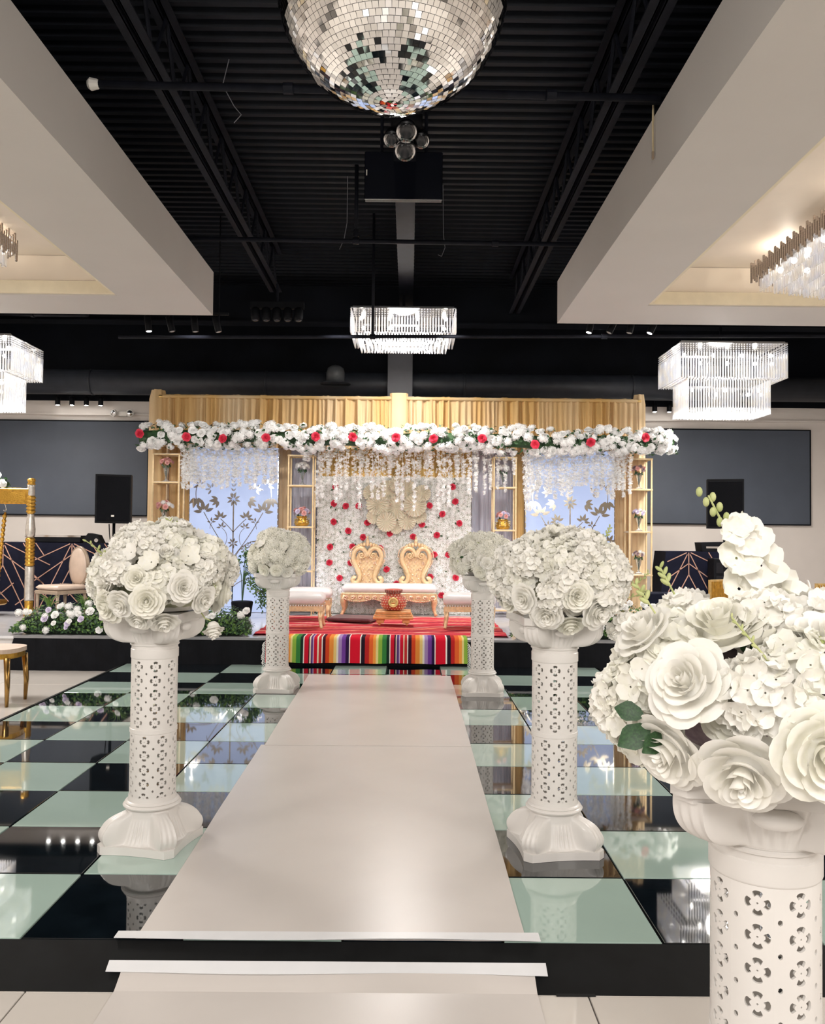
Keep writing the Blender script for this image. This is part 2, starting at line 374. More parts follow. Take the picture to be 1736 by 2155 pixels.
strip((-1.10, 3.29), (.515, 3.30), .055, .06, .005, .0055, 'white tape strip holding the runner along the dance floor edge')
strip((-1.085, 3.150), (.52, 3.152), .042, .045, -.056, -.036, 'white tape strip across the black ramp at the runner end')

# ------------------------------------------------------------------ stage
st = thing('stage_platform', 'low stage with white top and black front skirt', 'stage', (0, 0, FZ))
MB().box(-8.1, 8.1, 9.99, Y1-.02, 0, SZ-.03-FZ).build('riser', mat('white_riser', (.55, .53, .52), .5), st)
MB().box(-8.12, 8.12, 9.97, Y1-.02, SZ-.03-FZ, SZ-FZ).build('stage_top', mat('stage_top_white', (.62, .62, .64), .12, var=.05), st)
m = MB()
def sk(u, v):
    x = -4.62+8.6*u+(-.10*(1-v) if u < .004 else 0); return (x, 9.958-.012*abs(sin(u*110))-.02*(1-v), (SZ-.015-FZ)*v)
m.grid(sk, 240, 3).build('black_skirt', M_black, st)
MB().box(-4.62, 3.98, 9.945, 9.975, SZ-.02-FZ, SZ+.004-FZ).build('edge_strip', mat('grey_edge', (.22, .22, .23), .4), st)

# ------------------------------------------------------------------ flower meshes (unit size, facing +Z)
def petal_pts(mb, az, w, rb, rt_, zb, zt, curl, nu, nv, rnd):
    a0 = az; j1 = rnd.uniform(-.06, .06); j2 = rnd.uniform(-.05, .05)
    def f(u, v):
        uu = (u-.5)*2
        vv = v*(1-.16*uu*uu*v)
        r = rb + (rt_-rb)*(sin(vv*pi/2)**.8) + curl*max(0, vv-.72)**1.3*2.2 + .05*uu*v
        z = zb + (zt-zb)*vv - curl*max(0, vv-.74)**1.6*1.9 + j2*v
        wd = w*(.35+.65*sin(min(1, vv*1.25+.12)*pi/2))*(1-.25*max(0, vv-.8)/.2*uu*uu)
        an = a0 + uu*wd + j1*v
        return (r*cos(an), r*sin(an), z)
    mb.grid(f, nu, nv)
def rose_mb(hi=True, seed=1):
    rnd = random.Random(seed); mb = MB()
    L = [(3, .95, .03, .11, .1, .80, .02), (4, .9, .05, .21, .02, .80, .10), (5, .75, .07, .36, -.02, .76, .20), (5, .75, .09, .54, -.06, .66, .30),
         (6, .66, .11, .74, -.10, .50, .40), (7, .60, .13, .92, -.16, .30, .50)] if hi else \
        [(3, .95, .04, .16, .1, .78, .05), (4, .9, .07, .40, .0, .72, .25), (6, .68, .11, .68, -.06, .52, .4), (6, .66, .12, .92, -.12, .26, .5)]
    for k, (n, w, rb, rr, zb, zt, cu) in enumerate(L):
        ph = rnd.uniform(0, 6)
        for i in range(n):
            petal_pts(mb, ph+2*pi*i/n, w, rb, rr*rnd.uniform(.93, 1.06), zb, zt*rnd.uniform(.94, 1.05), cu, 7 if hi else 4, 7 if hi else 4, rnd)
    mb.ball((0, 0, .25), (.10, .10, .5), 8, 5)
    mb.ball((0, 0, -.1), (.55, .55, .28), 10, 5)
    return mb
def blossom_mb(n=5, cup=.25, ruffle=.08, res=4, seed=3):
    rnd = random.Random(seed); mb = MB()
    for i in range(n):
        az = 2*pi*i/n+rnd.uniform(-.1, .1); ll = rnd.uniform(.9, 1.05); t = rnd.uniform(-.08, .12); c, s_ = cos(az), sin(az)
        def f(u, v):
            uu = (u-.5)*2; rr = ll*(.06+.94*v); hw = .56*sin(min(1, v*1.02+.06)*pi*.86)**.7
            x = rr*(1-.10*uu*uu*v); y = uu*hw; z = cup*v*v+.10*uu*uu*v+ruffle*sin(uu*5+i)*v*v+t*v
            return (x*c-y*s_, x*s_+y*c, z)
        mb.grid(f, res, res)
    return mb
def floret_small():
    mb = MB()
    for i in range(5):
        a = 2*pi*i/5; b = .42
        mb.add([(0, 0, 0), (.6*cos(a-b), .6*sin(a-b), .12), (1.0*cos(a), 1.0*sin(a), .30), (.6*cos(a+b), .6*sin(a+b), .12)], [(0, 1, 2, 3)])
    return mb
FLOR = floret_small()
def hydrangea_mb(n=46, seed=5, fr=.30, src=None):
    rnd = random.Random(seed); mb = MB(); src = src or FLOR
    mb.ball((0, 0, .15), (.72, .72, .6), 12, 7)
    for i in range(n):
        t = (i+.5)/n; z = 1-1.25*t; r = sqrt(max(0, 1-z*z)); a = i*2.39996+rnd.uniform(-.2, .2)
        d = Vector((r*cos(a), r*sin(a), z)); k = rnd.uniform(.80, .98)
        nn = (d+Vector((rnd.uniform(-.3, .3), rnd.uniform(-.3, .3), rnd.uniform(-.2, .3)))).normalized()
        join_inst(mb, src, orient((d.x*k, d.y*k, .12+d.z*k*.78), nn, rnd.uniform(0, 6), fr*rnd.uniform(.85, 1.2)))
    return mb
def leaf_mb(lobed=False):
    mb = MB()
    def f(u, v):
        uu = (u-.5)*2; hw = (.26*sin(pi*min(1, v*.97+.02))**.8)
        if lobed: hw *= 1+.45*abs(sin(v*8))
        return (uu*hw, v, .10*abs(uu)*hw*4*.3+.12*sin(v*2.4)-.05)
    mb.grid(f, 4, 6); return mb
ROSE = [rose_mb(True, 11).mesh('rose', M_petal, True), rose_mb(True, 12).mesh('rose', M_petal, True), rose_mb(True, 13).mesh('rose', M_petal2, True)]
ROSE_L = [rose_mb(False, 21).mesh('rose', M_petal, True), rose_mb(False, 22).mesh('rose', M_petal2, True)]
RED_MB = rose_mb(False, 31); RED = RED_MB.mesh('red_rose', M_red, True)
WROSE = rose_mb(False, 33).mesh('white_rose', M_white, True)
BLOS_MB = blossom_mb(); BLOS = [BLOS_MB.mesh('blossom', M_petal, True), blossom_mb(5, .4, .14, 4, 8).mesh('blossom', M_petal2, True)]
HYD_HI = [hydrangea_mb(40, 5, .34, blossom_mb(4, .2, .06, 3, 9)).mesh('hydrangea', M_hyd, True), hydrangea_mb(40, 6, .36, blossom_mb(5, .3, .08, 3, 10)).mesh('hydrangea', M_petal, True)]
HYD = [hydrangea_mb(64, 7, .28).mesh('hydrangea', M_hyd), hydrangea_mb(54, 8, .30).mesh('hydrangea', M_petal2)]
LEAF = leaf_mb().mesh('leaf', M_leaf, True); LEAFP = leaf_mb().mesh('leaf', M_bud, True); LOBE = leaf_mb(True).mesh('leaf', M_leaf, True)
LEAF_MB = MB().add([(0, 0, 0), (.28, .4, .05), (0, 1, -.08), (-.28, .4, .05), (0, .45, -.03)], [(0, 1, 4), (1, 2, 4), (2, 3, 4), (3, 0, 4)])

# ------------------------------------------------------------------ pedestals
PR = .112
def kidney(cx, cy, ang, s):
    pts = []
    for a in range(-120, 121, 40):
        t = math.radians(a); pts.append((.0062*cos(t)*1.15+.0185, .0098*sin(t)))
    pts += [(.0135, .0050), (.0170, 0), (.0135, -.0050)]
    pts = [(.0115, -.0062)] + [(.0185+.0075*cos(math.radians(a)), .0112*sin(math.radians(a))) for a in range(-75, 76, 30)] + [(.0115, .0062), (.0155, .0018), (.0155, -.0018)]
    c, q = cos(ang), sin(ang)
    return [(cx+(x*c-y*q)*s, cy+(x*q+y*c)*s) for x, y in pts]
def perforated(z0, rows, pitch, shift):
    w = 2*pi*PR/8; H = rows*pitch; xs = .012; holes = []
    for k in range(rows):
        cy = (k+.5)*pitch; cx = w/2
        for q in range(4): holes.append(kidney(cx, cy, q*pi/2, 1.0))
        holes.append([(cx+.0022*cos(a*pi/3), cy+.0022*sin(a*pi/3)) for a in range(6)])
        if k: holes.append([(w+.0052*cos(a*pi/4), k*pitch+.0062*sin(a*pi/4)) for a in range(8)])
    vs = []; ed = []
    nb = rows*4
    left = [(xs, H*i/nb) for i in range(nb+1)]; right = [(xs+w, H*i/nb) for i in range(nb+1)]
    mids = [xs+w*i/4 for i in range(1, 4)]
    loop = left + [(x, H) for x in mids] + right[::-1] + [(x, 0) for x in mids[::-1]]
    o = 0
    for lp in [loop]+holes:
        n = len(lp); vs += lp; ed += [(o+i, o+(i+1) % n) for i in range(n)]; o += n
    # extra interior points so the sheet bends smoothly
    def inside(p, poly):
        r = False; j = len(poly)-1
        for i in range(len(poly)):
            if (poly[i][1] > p[1]) != (poly[j][1] > p[1]) and p[0] < (poly[j][0]-poly[i][0])*(p[1]-poly[i][1])/(poly[j][1]-poly[i][1])+poly[i][0]: r = not r
            j = i
        return r
    for i in range(1, 8):
        for j in range(1, rows*6):
            p = (xs+w*i/8, H*j/(rows*6))
            if not any(inside(p, h) for h in holes): vs.append(p)
    V, E_, F_, *_ = delaunay_2d_cdt([Vector(p) for p in vs], ed, [], 1, 1e-6)
    tris = []
    for t in F_:
        c = (sum(V[i][0] for i in t)/len(t), sum(V[i][1] for i in t)/len(t))
        if not any(inside(c, h) for h in holes): tris.append(tuple(t))
    cnt = {}
    for t in tris:
        for a, b_ in zip(t, t[1:]+t[:1]): cnt[(a, b_)] = 1
    bd = [(a, b_) for a, b_ in cnt if (b_, a) not in cnt]
    bd = [(a, b_) for a, b_ in bd if not (abs(V[a][0]-V[b_][0]) < 1e-5 and (abs(V[a][0]-xs) < 1e-5 or abs(V[a][0]-xs-w) < 1e-5))]
    mb = MB(); n = len(V)
    for c in range(8):
        ov = []
        for r in (PR, PR-.006):
            for p in V:
                a = -(p[0]+c*w)/PR + shift; ov.append((r*cos(a), r*sin(a), z0+p[1]))
        fs = [tuple(reversed(t)) for t in tris] + [tuple(i+n for i in t) for t in tris] + [(a, b_, b_+n, a+n) for a, b_ in bd]
        mb.add(ov, fs)
    return mb
def sq_surface(mb, fn, z0, z1, nv, nu=360):
    vs = []; fs = []
    for j in range(nv+1):
        t = j/nv
        for i in range(nu):
            a = 2*pi*i/nu; r, z = fn(a, t); vs.append((r*cos(a), r*sin(a), z))
    for j in range(nv):
        for i in range(nu): fs.append((j*nu+i, j*nu+(i+1) % nu, (j+1)*nu+(i+1) % nu, (j+1)*nu+i))
    fs.append(tuple(range(nu-1, -1, -1))); fs.append(tuple(nv*nu+i for i in range(nu)))
    mb.add(vs, fs)
def cornered(a): return max(0, -cos(4*a))      # 1 at the four corners
def plinth_poly(h, ch, dip):
    pts = []
    for k in range(4):
        c, s_ = cos(k*pi/2), sin(k*pi/2)
        row = [(-h+ch, -h)] + [(-h+ch+(2*h-2*ch)*q/8, -h+dip*sin(pi*q/8)) for q in range(1, 8)] + [(h-ch, -h)]
        pts += [(x*c-y*s_, x*s_+y*c) for x, y in row]
    return pts
def base_fn(a, t):
    k = cornered(a); kk = min(1, 1.25*k)**1.5
    z = .036+t*.185
    mid = .172-.050*min(1, t/.62)**.7 - .008*max(0, t-.62)
    cor = (.236+.014*sin(min(1, t/.42)*pi))*sqrt(max(0, 1-max(0, (t-.34)/.50)**2.0)) if t < .84 else 0
    r = max(mid, mid+(max(cor, mid)-mid)*kk)
    win = max(0, cos(2*a*2))**1 * max(0, sin(pi*min(1, t/.6)))
    r += .0045*win*cos(a*44) + .0035*k*cos(a*60)*sin(pi*min(1, t/.76))
    return r, z
def cap_fn(a, t):
    k = cornered(a); kk = min(1, 1.25*k)**1.4
    z = 1.0+t*.105
    mid = .118+.055*t**1.2
    cor = .13+.115*sqrt(max(0, 1-(1-t)**2.6)) if t > .02 else .13
    r = mid+(max(cor, mid)-mid)*kk
    r += .004*(1-k)*cos(a*36)*sin(pi*t) + .0035*k*cos(a*60)*sin(pi*t)
    return r, z
sh = MB()
for z0, sft in ((.579, pi/8*.3), (.216, pi/8*1.2)):
    p = perforated(z0, 5, .068, sft); sh.add(p.v, p.f)
sh.v = list(sh.v)
def ring(prof): sh.lathe(prof, 48)
def openring(prof, n=48):
    vs = []; fs = []
    for r, z in prof:
        for j in range(n): a = 2*pi*j/n; vs.append((r*cos(a), r*sin(a), z))
    for i in range(len(prof)-1):
        for j in range(n): fs.append((i*n+j, i*n+(j+1) % n, (i+1)*n+(j+1) % n, (i+1)*n+j))
    sh.add(vs, fs)
openring([(PR-.006, .919), (PR, .919), (PR+.002, .921), (PR+.0035, .925), (PR+.0035, .965), (PR, .968), (PR, .982), (PR+.006, .985), (PR+.007, .99), (PR+.001, .994), (PR+.004, .997), (PR+.004, 1.0)])
openring([(PR, .556), (PR+.003, .558), (PR+.003, .577), (PR, .579)])
openring([(PR+.001, .21), (PR, .216)])
SHAFT = sh.mesh('shaft', M_ped, True)
bs = MB(); sq_surface(bs, base_fn, 0, 0, 30); bs.zprism(plinth_poly(.198, .034, .014), 0, .038)
bs.lathe([(.137, .196), (.140, .203), (.136, .208), (.128, .212), (.131, .217), (.127, .222), (.118, .226), (PR+.003, .24), (PR+.002, .25)], 48)
BASE = bs.mesh('base', M_ped, True)
cp = MB(); sq_surface(cp, cap_fn, 0, 0, 24); cp.zprism(plinth_poly(.192, .03, .018), 1.10, 1.115); cp.zprism(plinth_poly(.205, .03, .018), 1.115, 1.15)
for k in range(4):
    a = k*pi/2; c, s_ = cos(a), sin(a); cp.ball((.165*c, .165*s_, 1.075), (.018 if k % 2 == 0 else .05, .05 if k % 2 == 0 else .018, .022), 14, 7)
CAP = cp.mesh('capital', M_ped, True)
for me in (BASE, CAP, SHAFT):
    try: me.set_sharp_from_angle(angle=math.radians(40))
    except Exception: pass
def pedestal(x, y, z, rz, label):
    t = thing('flower_pedestal', label, 'pedestal', (x, y, z), rz, 'white openwork pedestals along the aisle')
    link('base', BASE, t); link('shaft', SHAFT, t); link('capital', CAP, t)
    return t
PED = [(-1.262, 4.24, .001, -.18, 'white openwork pedestal under the bouquet with a drooping stray rose'),
       (.735, 4.23, .001, .13, 'white openwork pedestal under the bouquet with side sprigs, before the hedge'),
       (-1.285, 8.36, .001, -.05, 'white openwork pedestal at the stage beside the pair of ottomans'),
       (.73, 8.27, .001, -.04, 'white openwork pedestal at the stage beside the single ottoman'),
       (.778, 1.845, FZ, -.25, 'white openwork pedestal standing below the dance floor ramp on beige tiles')]
for a in PED: pedestal(*a)

# ------------------------------------------------------------------ bouquets
def bouquet(label, cx, cy, zt, rx, rz, seed, hi, n, extra_roses=(), core=M_foam, zc=.16):
    rnd = random.Random(seed)
    t = thing('bouquet', label, 'bouquet', (cx, cy, zt), 0, 'white bouquets on the aisle pedestals')
    MB().ball((0, 0, zc), (rx*.70, rx*.70, rz*.72), 20, 12).build('foam_core', core, t, True)
    MB().lathe([(.10, .002), (.15, .01), (.16, .05), (.1, .08)], 16).build('foam_tray', M_ped, t)
    used = []
    for (dx, dz, r, nx, nz) in extra_roses:
        q = max(.05, 1-(dx/rx)**2-((dz-zc)/rz)**2); dy = -rx*sqrt(q)*1.08
        nr = Vector((dx/rx+nx, dy/rx, (dz-zc)/rz+nz)); used.append((Vector((dx, dy, dz)), r))
        link('rose', ROSE[len(used) % 3] if hi else ROSE_L[len(used) % 2], t, mtx=orient((dx, dy, dz), nr, rnd.uniform(0, 6), r))
    for i in range(n):
        tt = (i+.5)/n; z = 1-1.48*tt; r = sqrt(max(0, 1-z*z)); a = i*2.39996+seed
        d = Vector((r*cos(a), r*sin(a), z)); k = rnd.uniform(.80, .96)
        p = Vector((d.x*rx*k, d.y*rx*k, zc+d.z*rz*k))
        if p.z < .045 and sqrt(p.x**2+p.y**2) < .2: continue
        if any((p-u).length < rr*.95 for u, rr in used): continue
        nn = Vector((d.x, d.y, d.z*.8))+Vector((rnd.uniform(-.35, .35),)*1+(rnd.uniform(-.35, .35), rnd.uniform(-.2, .35)))
        c = rnd.random()
        if z < .15: kind = 'rose' if c < .62 else 'hydrangea'
        else: kind = 'rose' if c < .22 else ('hydrangea' if c < .85 else 'blossom')
        if kind == 'rose': link('rose', (ROSE[rnd.randrange(3)] if hi else ROSE_L[rnd.randrange(2)]), t, mtx=orient(p, nn, rnd.uniform(0, 6), rnd.uniform(.056, .074)))
        elif kind == 'hydrangea': link('hydrangea', (HYD_HI if hi else HYD)[rnd.randrange(2)], t, mtx=orient(p, nn, rnd.uniform(0, 6), rnd.uniform(.070, .092)))
        else: link('blossom', BLOS[rnd.randrange(2)], t, mtx=orient(p*1.08, nn, rnd.uniform(0, 6), rnd.uniform(.045, .06)))
    for i in range(16):
        a = rnd.uniform(0, 2*pi); z = rnd.uniform(-.2, .8); r = sqrt(1-z*z)
        p = Vector((r*cos(a)*rx*.93, r*sin(a)*rx*.93, zc+z*rz*.93))
        link('leaf', (LEAFP if i % 2 else LEAF) if i % 3 else LEAFP, t, mtx=orient(p, (cos(a), sin(a), rnd.uniform(-.3, 1)), rnd.uniform(0, 6), rnd.uniform(.035, .06)))
    return t
def sprig(parent, p0, p1, rnd, nb=7, s=.016, bend=.03, leafy=True):
    p0, p1 = Vector(p0), Vector(p1); pts = []
    for i in range(9):
        q = i/8; pts.append(p0.lerp(p1, q)+Vector((bend*sin(q*pi), 0, 0)))
    o = MB().tube(pts, .0022, 5).build('sprig', M_bud, parent)
    mb = MB()
    for i in range(nb):
        q = .35+.65*i/(nb-1); p = pts[0].lerp(pts[-1], q)+Vector((bend*sin(q*pi), 0, 0)); sd = 1 if i % 2 else -1
        d = (p1-p0).normalized(); mb.m = orient(p, d+Vector((sd*.8, rnd.uniform(-.5, .5), 0)), 0, s*(1.25-q*.5)); mb.ball((0, 0, .8), (.42, .42, .95), 8, 6)
    mb.m = None; mb.build('bud', M_bud, o, True)
    return o
rnd = random.Random(3)
b1 = bouquet('full white bouquet with one stray rose drooping over its pedestal', -1.22, 4.23, 1.15, .325, .25, 1, True, 74,
        [(-.10, .065, .07, 0, -.1), (.02, .08, .078, .1, .2), (.07, -.02, .07, .1, -.3), (-.03, .0, .07, 0, -.2), (-.17, .05, .08, 0, .1), (.24, .08, .065, .2, -.1), (.17, .14, .07, .1, .1)])
sprig(b1, (-.25, -.1, .22), (-.345, -.12, .345), rnd); sprig(b1, (.1, -.05, .36), (.03, -.05, .455), rnd, 9, .014)
link('hydrangea', HYD_HI[0], b1, mtx=orient((.02, 0, .36), (0, -.2, 1), 0, .11)); link('hydrangea', HYD_HI[1], b1, mtx=orient((.27, -.05, .28), (.6, -.2, .6), 0, .055))
o = MB().tube([(.20, -.1, .02), (.24, -.14, -.02), (.27, -.15, -.03)], .003, 5).build('stem', M_bud, b1)
link('rose', ROSE[0], b1, mtx=orient((.285, -.16, -.06), (.25, -.3, -.9), 0, (.05, .05, .075)))
b2 = bouquet('round white bouquet with thin green side sprigs before the hedge', .755, 4.22, 1.15, .305, .235, 2, True, 70,
        [(-.10, .03, .075, 0, .1), (.01, -.015, .07, .05, -.3), (.12, .05, .085, .1, .1), (-.2, .1, .07, -.1, 0), (.02, .12, .07, 0, .1)])
sprig(b2, (.27, -.05, .12), (.42, -.08, .22), rnd, 7, .012); sprig(b2, (.27, -.06, .08), (.40, -.1, .13), rnd, 6, .012); sprig(b2, (.13, 0, .33), (.25, 0, .44), rnd, 9, .014)
link('hydrangea', HYD_HI[1], b2, mtx=orient((.27, -.1, -.03), (.6, -.5, -.5), 0, .07))
bouquet('loose white bouquet at the stage beside the pair of ottomans', -1.265, 8.36, 1.15, .285, .245, 3, False, 66, [(.0, .04, .06, 0, 0), (.1, .02, .06, .1, -.1), (-.12, .04, .06, 0, 0)])
b4 = bouquet('domed white bouquet at the stage beside the single ottoman', .735, 8.27, 1.15, .315, .24, 4, False, 74, [(-.06, .05, .06, 0, 0), (.03, .07, .065, 0, 0), (.11, .02, .07, .1, -.2), (.0, .13, .06, 0, 0), (-.02, .0, .05, 0, -.2)])
sprig(b4, (-.08, -.05, .3), (-.16, -.05, .42), rnd, 7, .012)
b5 = bouquet('largest fullest white bouquet with a tall stock stem below the ramp', .775, 1.845, 1.065, .315, .19, 5, True, 80,
        [(-.225, .19, .082, 0, .1), (-.135, .285, .085, -.05, .2), (-.245, .06, .078, -.1, -.1), (-.14, .045, .085, 0, -.1), (-.03, .10, .088, 0, .1), (.085, .05, .08, .1, 0), (.03, .27, .075, .1, .2), (.14, .2, .08, .1, 0), (-.27, .27, .065, -.1, .2)], M_mauve, .13)
b5.location.y = 1.86
o = MB().tube([(-.03, 0, .33), (-.05, -.01, .42), (-.085, -.02, .50), (-.125, -.03, .57)], [.005, .004, .003, .002], 6).build('stock_stem', M_bud, b5)
for q, (px, pz, r_) in enumerate([(.02, .36, .06), (-.07, .37, .055), (-.02, .42, .055), (-.075, .435, .05), (-.04, .475, .046), (-.085, .49, .035), (-.065, .505, .03)]):
    link('blossom', BLOS[q % 2], o, mtx=orient((px, -.05-.01*(q % 2), pz), (.3*(q % 2)-.15, -1, .35), q, r_))
    link('blossom', BLOS[(q+1) % 2], o, mtx=orient((px+.02, -.02, pz+.005), (.7, -.4, .5), q*2, r_*.9))
mb = MB()
for q in range(7):
    t = q/6; p = (-.088-.045*t+(.012 if q % 2 else -.010), -.025, .513+.065*t); mb.ball(p, (.0075, .0075, .011), 8, 6)
mb.build('bud', M_bud, o, True)
for (p, d, s_) in (((-.29, -.17, .10), (-.2, -1, .3), .075), ((-.27, -.18, .09), (.3, -1, .2), .06), ((-.3, -.16, .12), (-.4, -1, .5), .06)):
    link('leaf', LOBE, b5, mtx=orient(p, d, random.uniform(-1, 1)+2.2, s_))
sprig(b5, (-.10, -.29, .245), (-.17, -.28, .33), rnd, 6, .007, 0); sprig(b5, (-.02, -.28, .27), (.02, -.27, .31), rnd, 5, .008, .01); sprig(b5, (-.22, -.1, .36), (-.25, -.1, .415), rnd, 6, .012, 0)
sprig(b5, (-.26, -.1, .32), (-.30, -.1, .38), rnd, 6, .012, 0)

# ------------------------------------------------------------------ backdrop drapes
def drape(name, label, x0, x1, z0, z1, y, m, amp=.03, freq=9, seed=0, swag=0, grp=None, gather=0, parent=None):
    rnd = random.Random(seed); ph = [rnd.uniform(0, 6) for _ in range(6)]; W = x1-x0
    nu = max(12, int(W*freq*22)); nv = 8
    def f(u, v):
        x = x0+W*u; q = W*u*freq*2*pi
        a = amp*(sin(q+ph[0]+1.6*sin(q*.23+ph[1]))*(.55+.45*sin(q*.11+ph[2]))+.45*sin(q*1.9+ph[3]+2*sin(q*.17)))
        k = 1-.55*v**3
        z = z0+(z1-z0)*v+(.010*sin(q*.31+ph[4]) if v > .97 else 0)
        return (x+.012*sin(q*.5+ph[5])*(1-v), y+a*k, z)
    mb = MB().grid(f, nu, nv); n = len(mb.v)
    mb.v += [(x, y_+.006, z) for x, y_, z in mb.v]; mb.f += [tuple(i+n for i in reversed(q)) for q in mb.f]
    if parent: return mb.build(name, m, parent, True)
    return mb.build(name, m, None, True, label=label, cat='drape', group=grp)
BY = 13.3
drape('back_drape', 'full width gold voile drape hanging behind the whole backdrop', -3.95, 3.58, SZ+.012, 3.50, BY+.12, M_drape2, .03, 6, 1)
v = thing('valance', 'gold pleated voile valance on a rod above the flower garland', 'valance', (0, 0, 0))
drape('pleated_cloth', '', -3.80, 3.50, 2.85, 3.655, 12.95, M_drape, .046, 7, 2, parent=v)
MB().tube([(-3.86, 12.95, 3.63), (3.56, 12.95, 3.63)], .02, 8).build('rod', M_gold, v)
MB().grid(lambda u, w: (-3.80+7.3*u, 12.95+.035*cos(w*2*pi)+.004*sin(u*500), 3.63+.03*sin(w*2*pi)), 200, 8).build('rod_sleeve', M_drape, v, True)
for q, xx in enumerate((-.17,)):
    MB().grid(lambda u, w: (xx+.13*cos(u*2*pi)*(1+.12*sin(u*44)), 12.94+.05*sin(u*2*pi), 2.85+.86*w), 40, 4).build('gathered_knot', M_drape, v, True)
for xx, lb in ((-3.90, 'gathered gold drape column beside the speaker near the gold swing'), (3.555, 'gathered gold drape column beside the speaker near the gold chairs')):
    def f(u, w): return (xx+(.115 if xx < 0 else .095)*cos(u*2*pi)*(1+.14*sin(u*38)+.05*sin(u*26))*(1-.25*max(0, w-.96)/.04), 13.05+.10*sin(u*2*pi)*(1+.14*sin(u*38)), SZ+.012+3.42*w)
    MB().grid(f, 60, 24).build('drape_column', M_drape, None, True, label=lb, cat='drape', group='gathered drape columns')
drape('side_drape', 'tan voile drape between the corner shelf and the silver tree panel', -3.76, -3.42, SZ+.012, 2.86, BY-.1, M_drape, .022, 9, 4)
drape('side_drape', 'dark tan drape strip between the silver tree panel and inner shelf', -2.03, -1.86, SZ+.012, 2.86, BY-.1, M_drape2, .02, 9, 5)
drape('side_drape', 'gold drape strip between the inner shelf and the champagne tree panel', 1.64, 1.80, SZ+.012, 2.86, BY-.1, M_drape, .02, 9, 6)
drape('side_drape', 'gold voile drape between the champagne tree panel and corner shelf', 3.20, 3.46, SZ+.012, 2.86, BY-.1, M_drape, .022, 9, 7)
drape('sheer_drape', 'white sheer drape between the silver tree panel and the flower wall', -1.86, -1.42, SZ+.012, 2.9, BY-.04, M_sheer, .02, 10, 8)
drape('sheer_drape', 'white sheer drape between the champagne tree panel and the flower wall', .98, 1.64, SZ+.012, 2.9, BY-.04, M_sheer, .02, 10, 9)
drape('amber_drape', 'amber voile drape hanging above the flower wall', -1.42, .98, 2.25, 2.95, BY-.06, M_amber, .02, 8, 10)

